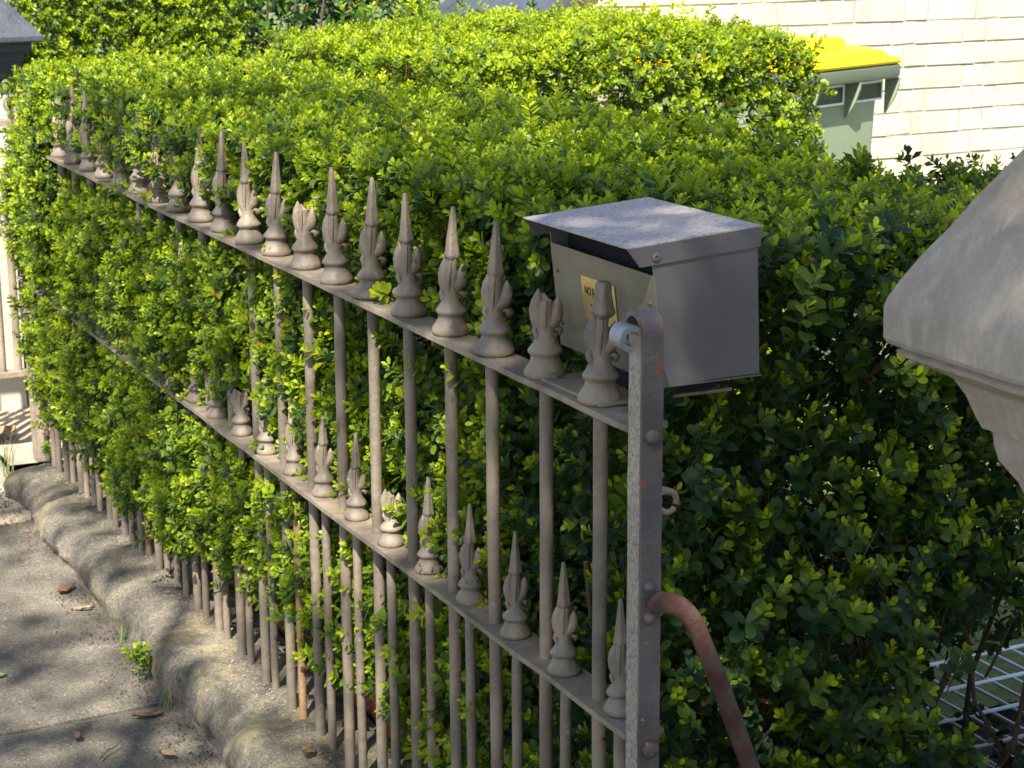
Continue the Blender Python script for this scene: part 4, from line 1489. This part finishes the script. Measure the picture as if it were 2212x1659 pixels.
L.add(P, jdir(n, (0, -0.3, 0.6), 0.6), 'farin', 1.0, False)
H4 = empty('clipped_hedge', (1.85, 7.3, 0.05), 'dense small leaved hedge behind the dark pillar cap, top left', 'hedge')
L.build(H4, BOXLEAF, 300, (1.85, 7.3, 0.05))

# ---- large leaved shrub at top centre
L = Leafage()
n = 620
P = np.c_[rnd(n, 2.30, 3.2), rnd(n, 7.1, 8.2), rnd(n, 0.5, 1.75)]
P = np.concatenate([P[vnoise(P, 4, 2) > -0.25], np.c_[rnd(500, 2.2, 3.4), rnd(500, 6.98, 7.4), rnd(500, 0.1, 1.15)]])
L.add(P, jdir(len(P), (0, -0.4, 0.7), 0.5), 'big', 1.0, True, 0.05)
n = 1900
P = np.c_[rnd(n, 2.0, 3.6), rnd(n, 7.9, 9.0), rnd(n, 0.1, 2.0)]
L.add(P, jdir(n, (0, -0.4, 0.7), 0.5), 'big', 1.0, False, -0.5)  # back sprigs toned dark to stand for the shade behind
SH = empty('shrub', (2.7, 7.7, 0.05), 'loose shrub with large glossy leaves behind the hedges, top centre', 'shrub')
L.build(SH, BIGLEAF, 120, (2.7, 7.7, 0.05))
branches(SH, (2.7, 7.7, 0.05), [twig((2.6, 7.7, 0.0), (2.4 + 0.12 * k, 7.4, 1.4), 0.012, 0.1) for k in range(6)])

# ------------------------------------------------------------------ red brick edging behind the bars
EDG = empty('brick_edging', (1.34, 3.1, 0.05), 'row of upright red bricks edging the garden behind the fence bars', 'edging')
rb = []
for s in range(4):
    r = random.Random(s + 50)
    bm = bmesh.new()
    bmesh.ops.create_cube(bm, size=1)
    for v in bm.verts: v.co = Vector((v.co.x * 0.06, v.co.y * 0.105, v.co.z * 0.23)) + Vector([r.uniform(-.005, .005) for _ in range(3)])
    bmesh.ops.bevel(bm, geom=bm.edges[:], offset=0.007, segments=2, affect='EDGES')
    mb = MB()
    mb.bm(bm, REDBRICK, None, True)
    rb.append(mb.mesh('brick'))
for k in range(24):
    put('brick', rb[k % 4], EDG, (random.uniform(-.008, .008) + 0.025, -0.9 + k * 0.112, 0.095 + random.uniform(-.02, .02)), (random.uniform(-.05, .05), random.uniform(-.05, .05), random.uniform(-.08, .08)))

# ------------------------------------------------------------------ white wire rack lying behind the wing hedge
RK = empty('wire_rack', (2.42, 2.70, 0.20), 'white wire rack lying flat among the lower leaves at bottom right', 'rack')
mb = MB()
for k in range(10):
    x = -0.24 + k * 0.05
    mb.sweep([(x, -0.24, 0), (x, 0.24, 0)], [0.0034, 0.0034], WHITEWIRE, 6, (0, 0, 1))
mb.build('long_wires', RK)
mb = MB()
for k in range(5):
    y = -0.24 + k * 0.12
    mb.sweep([(-0.25, y, 0.0045), (0.25, y, 0.0045)], [0.0040, 0.0040], WHITEWIRE, 6, (0, 0, 1))
mb.build('cross_wires', RK)
mb = MB()
mb.sweep([(-0.255, -0.245, 0.002), (0.255, -0.245, 0.002), (0.255, 0.245, 0.002), (-0.255, 0.245, 0.002), (-0.255, -0.245, 0.002)], [0.0032] * 5, WHITEWIRE, 6, (0, 0, 1))
mb.build('frame', RK)

# ------------------------------------------------------------------ small things on the path
def leaf_obj(name, loc, L_, Wd, rz, m, label, cat, curl=0.4, tilt=0.0):
    if L_ < 0.1: L_, Wd = L_ * 0.82, Wd * 0.82
    mb = MB()
    nx, ny = 9, 5
    vs, fs = [], []
    for i in range(nx):
        t = i / (nx - 1)
        w = Wd / 2 * (math.sin(math.pi * t ** 0.8) ** 0.75 + 0.02) * (1 + 0.35 * fb(t * 6, L_ * 90, rz))
        for j in range(ny):
            s = j / (ny - 1) * 2 - 1
            zq = 0.003 + 0.55 * curl * Wd * (s * s) * 0.5 + 0.6 * curl * L_ * 0.35 * (t - 0.5) ** 2 + 0.005 * fb(t * 5, s * 3, L_ * 40)
            vs.append(((t - 0.5) * L_, s * w, zq))
    for i in range(nx - 1):
        for j in range(ny - 1):
            fs.append((i * ny + j, (i + 1) * ny + j, (i + 1) * ny + j + 1, i * ny + j + 1))
    k = len(vs)
    vs += [(a, b, c - 0.0007) for a, b, c in vs]
    fs += [tuple(k + q for q in f[::-1]) for f in fs]
    mb.add(vs, fs, m, True)
    mb.sweep([(-0.5 * L_, 0, 0.005 + curl * L_ * 0.09), (-0.62 * L_, 0.002, 0.004)], [0.0009, 0.0007], m, 5, (0, 0, 1))
    o = mb.build(name, None, loc, (tilt, 0, rz))
    return tag(o, label, cat)


leaf_obj('dead_leaf', (1.015, 4.75, 0.006), 0.075, 0.035, 0.6, DRYLEAF, 'curled pinkish brown leaf lying halfway up the path, against the plinth', 'leaf', 0.7)
leaf_obj('dead_leaf', (0.985, 3.86, 0.004), 0.082, 0.026, -0.25, DRYLEAF, 'orange brown crescent leaf lying just above the path joint', 'leaf', 0.9)
leaf_obj('dead_leaf', (0.967, 3.645, 0.004), 0.05, 0.03, -0.9, DRYPALE, 'pale torn leaf lying below the path joint, near the stone', 'leaf', 0.7)
leaf_obj('dead_leaf', (1.025, 4.60, 0.004), 0.065, 0.014, -0.3, DRYPALE, 'thin straw coloured leaf beside the curled brown one', 'leaf', 0.5)
leaf_obj('dead_leaf', (1.16, 6.32, 0.02), 0.14, 0.10, 0.5, DRYPALE, 'large curled tan leaf lying under the cream gate', 'leaf', 0.7)
leaf_obj('dead_leaf', (1.10, 6.36, 0.02), 0.12, 0.08, 2.1, DRYLEAF, 'dark brown leaf lying under the cream gate', 'leaf', 0.6)
leaf_obj('fallen_leaf', (0.735, 4.24, 0.004), 0.06, 0.022, 0.1, FRESHLEAF, 'green leaf lying at the left edge of the path', 'leaf', 0.3)
leaf_obj('fallen_leaf', (0.80, 4.70, 0.004), 0.05, 0.014, 0.15, FRESHLEAF, 'small pale green leaf lying further up the left of the path', 'leaf', 0.2)
leaf_obj('dead_leaf', (1.155, 3.30, 0.112), 0.05, 0.03, 0.9, DRYLEAF, 'reddish brown leaf lying on the plinth at the foot of the bars', 'leaf', 0.7)
mb = MB()
mb.sweep([(-0.04, -0.012, 0.004), (-0.01, 0.0, 0.008), (0.02, 0.004, 0.006), (0.05, 0.02, 0.004)], [0.0022, 0.0018, 0.0013, 0.0008], BARK, 6, (0, 0, 1))
o = mb.build('twig', None, (0.865, 3.72, 0.003), (0, 0, 0.5))
tag(o, 'bent brown twig lying on the path slab', 'twig')
mb = MB()
mb.lathe([(0.001, 0), (0.007, 0.002), (0.010, 0.008), (0.008, 0.015), (0.003, 0.018), (0.001, 0.019)], BARK, 12)
o = mb.build('seed_pod', None, (0.82, 3.82, 0.002))
jit = None
tag(o, 'round dark seed pod lying alone on the path', 'seed pod')


def weed(loc, nst, h, label, seed):
    r = random.Random(seed)
    root = empty('weed', loc, label, 'weed')
    Lf = Leafage()
    P = np.array([[loc[0] + r.uniform(-.012, .012), loc[1] + r.uniform(-.02, .02), loc[2] + r.uniform(0, h)] for _ in range(nst)])
    Lf.add(P, jdir(nst, (-0.4, -0.2, 0.8), 0.4), 'near', 0.8, True, 0.2)
    Lf.build(root, BOXLEAF, nst - 1, loc)


weed((1.045, 4.07, 0.01), 9, 0.06, 'small green weed growing where the plinth meets the path', 2)
weed((1.20, 5.74, 0.08), 8, 0.14, 'thin weed climbing the far end of the fence', 5)


def tuft(loc, n_, h, label, seed):
    r = random.Random(seed)
    root = empty('grass_tuft', loc, label, 'grass')
    for k in range(n_):
        a = r.uniform(0, 6.28)
        b = r.uniform(0.1, 0.5) * h
        mb = MB()
        mb.sweep([(0, 0, -0.01), (b * 0.3 * math.cos(a), b * 0.3 * math.sin(a), h * 0.55), (b * math.cos(a), b * math.sin(a), h * r.uniform(0.8, 1.0))], [(0.0016, 0.0006), (0.0013, 0.0005), (0.0003, 0.0003)], DRYPALE if k % 3 == 0 else FRESHLEAF, 5)
        mb.build('blade', root, (r.uniform(-.015, .015), r.uniform(-.02, .02), 0))


tuft((1.085, 5.80, 0.04), 8, 0.13, 'dark thin grass tuft at the far end of the stone plinth', 1)
tuft((1.035, 3.90, 0.0), 7, 0.06, 'low grass tuft in the crack beside the path joint', 2)
tuft((1.05, 4.33, 0.0), 6, 0.05, 'sparse grass tuft in the crack halfway along the plinth', 3)
def crumbs(name, label_m, n_, fx_, fy_, fz_, smin, smax):
    V, F = [], []
    for k in range(n_):
        y = fy_()
        x, zq = fx_(y), 0
        zq = fz_(x, y)
        sz = random.uniform(smin, smax)
        b = len(V)
        for q in ((1, 0, 0), (-0.5, 0.87, 0), (-0.5, -0.87, 0), (0.1, 0.1, 0.9)):
            V.append((x + q[0] * sz * random.uniform(.5, 1.2), y + q[1] * sz * random.uniform(.5, 1.2), zq - 0.001 + q[2] * sz * random.uniform(.5, 1)))
        F += [(b, b + 1, b + 3), (b + 1, b + 2, b + 3), (b + 2, b, b + 3)]
    mb = MB()
    mb.add(V, F, label_m)
    o = mb.build(name)
    o['kind'] = 'stuff'
    return o


crumbs('kerb_grit', BARK, 1700, lambda y: 1.06 - abs(random.gauss(0, 0.05)), lambda: random.uniform(2.6, 5.8), lambda x, y: 0.003, 0.0015, 0.005)
crumbs('mortar_crumbs', PATH_PALE, 500, lambda y: 1.206 + random.gauss(-0.012, 0.018), lambda: random.uniform(2.6, 5.8), lambda x, y: 0.108 - max(0, 0.028 * (y - 4.6)) + 0.012 * fb(x * 9, y * 6, 2), 0.0015, 0.0042)
# stones under the far gate
for (x, y, zz, s, lab) in ((1.10, 6.50, 0.02, 0.07, 'pale stone on the ground below the cream gate'), (1.03, 6.44, 0.02, 0.05, 'smaller pale stone left of the one below the cream gate')):
    bm = bmesh.new()
    bmesh.ops.create_icosphere(bm, subdivisions=3, radius=s)
    for v in bm.verts:
        v.co = v.co + mnoise.noise_vector(v.co * 12 + Vector((x, y, 0))) * s * 0.35
        v.co.z *= 0.6
    mb = MB()
    mb.bm(bm, PATH_PALE, None, True)
    tag(mb.build('stone', None, (x, y, zz)), lab, 'stone')
# black cable tie round one bar
mb = MB()
mb.sweep([(FX - 0.013, 4.00, z(0.742)), (FX - 0.016, 3.90, z(0.725)), (FX - 0.005, 3.80, z(0.705))], [(0.0035, 0.0012)] * 3, BLACKPL, 6, (0, 0, 1))
mb.sweep([(FX + 0.0125 * math.cos(a), 3.87 + 0.0125 * math.sin(a), z(0.725)) for a in np.linspace(0, 6.28, 17)], [(0.0035, 0.0012)] * 17, BLACKPL, 6, (0, 0, 1))
tag(mb.build('cable_tie'), 'black cable tie fastened round a fence bar under the top rail', 'cable tie')

# ------------------------------------------------------------------ street tree that shades the gate (behind the viewer's left shoulder)
def in_shade(x, y):
    """wanted shade on the plane z = 1.1"""
    if y > 5.15 - 0.10 * max(0, x - 0.6): return 0
    if 1.35 * x + y > 6.95: return 0
    if x < -3.2 or y < -3.5: return 0
    return 1


def want(x, y):
    if not in_shade(x, y): return 0.0
    if x > 0.75 and 2.45 < y < 3.9 and x < 1.3: return 0.62
    if (x > 0.75 and y < 2.45) or (x > 1.22 and y < 3.0): return 0.985
    if x > 2.0: return 0.9
    if x > 0.75: return 0.77
    if -0.6 < x < 0.75 and y > 1.8: return 0.54
    return 0.72


r5 = np.random.default_rng(11)
GX0, GY0, GS = -3.6, -4.0, 0.05
cov = np.zeros((180, 200))
tosun = np.array(TOSUN)
LV, LFc, LT, cc = [], [], [], []
lv, lf_ = leaf_tpl(2)
nb_ = 0
fails = 0
while fails < 500 and nb_ < 4 * 60000:
    x, y = r5.uniform(-3.2, 4.2), r5.uniform(-3.5, 5.2)
    w = want(x, y)
    if w == 0: continue
    i, j = int((x - GX0) / GS), int((y - GY0) / GS)
    hw = 9 if x < 0.75 else 4
    loc = np.clip(cov[max(0, i - hw):i + hw + 1, max(0, j - hw):j + hw + 1] * (0.45 if w > 0.9 else 1.0), 0, 1).mean()
    if loc >= w:
        fails += 1
        continue
    fails = 0
    c = np.array([x, y, 1.1]) + r5.uniform(5.4, 8.4) * tosun
    cc.append(c)
    big = x < 0.75
    rad_ = r5.uniform(0.22, 0.42) if big else r5.uniform(0.12, 0.24)
    for k in range(int(r5.integers(50, 90)) if big else int(r5.integers(14, 26))):
        p = c + r5.normal(0, 1, 3) * rad_ * np.array([0.6, 0.6, 0.5])
        sz = r5.uniform(0.07, 0.12)
        R = frames(r5.normal(0, 1, (1, 3)) + np.array([[0, 0, 0.8]]), np.array([r5.uniform(0, 6.28)]))[0]
        q = (lv * sz) @ R.T + p
        LV.append(q)
        LFc.append(lf_ + nb_)
        LT.append(np.tile([r5.uniform(0, 1), r5.uniform(0, 0.98), 0, 1], (4, 1)))
        nb_ += 4
        m_ = q.mean(0)
        pr = m_ - tosun * (m_[2] - 1.1) / tosun[2]
        a_, b_ = int((pr[0] - GX0) / GS), int((pr[1] - GY0) / GS)
        if 0 <= a_ < 179 and 0 <= b_ < 199:
            cov[a_, b_] += 0.75
            cov[a_ + 1, b_] += 0.2
            cov[a_, b_ + 1] += 0.2
cc = np.array(cc)
TREE = empty('street_tree', (-2.5, -1.9, -0.02), 'leafy street tree on the footpath overhead, dappling the fence with shade', 'tree')
me = raw_mesh('crown', np.concatenate(LV) - np.array([-2.5, -1.9, -0.02]), np.concatenate(LFc), np.concatenate(LT), TREELEAF)
o = put('crown', me, TREE)
o['kind'] = 'stuff'
mb = MB()
mb.sweep([(0, 0, -0.1), (0.02, 0.02, 0.4), (0.0, 0.05, 2.0), (0.1, 0.1, 3.6)], [0.24, 0.18, 0.15, 0.13], BARK, 14, (0, 1, 0))
jitter(mb, 0.02, 5)
TR = mb.build('trunk', TREE)
for k in range(16):
    c = cc[r5.integers(0, len(cc))] - np.array([-2.5, -1.9, -0.02])
    a = Vector((0.1 * r5.uniform(0, 1), 0.1, r5.uniform(2.6, 3.6)))
    mb = MB()
    pts, r_ = twig(a, Vector(c), r5.uniform(0.03, 0.06), 0.25, 9)
    mb.sweep(pts, [r_ * (1 - 0.75 * i / 8) for i in range(9)], BARK, 8, (0.3, 1, 0.2))
    mb.build('limb', TR)
print('tree leaves', nb_ // 4, 'bricks', nb)
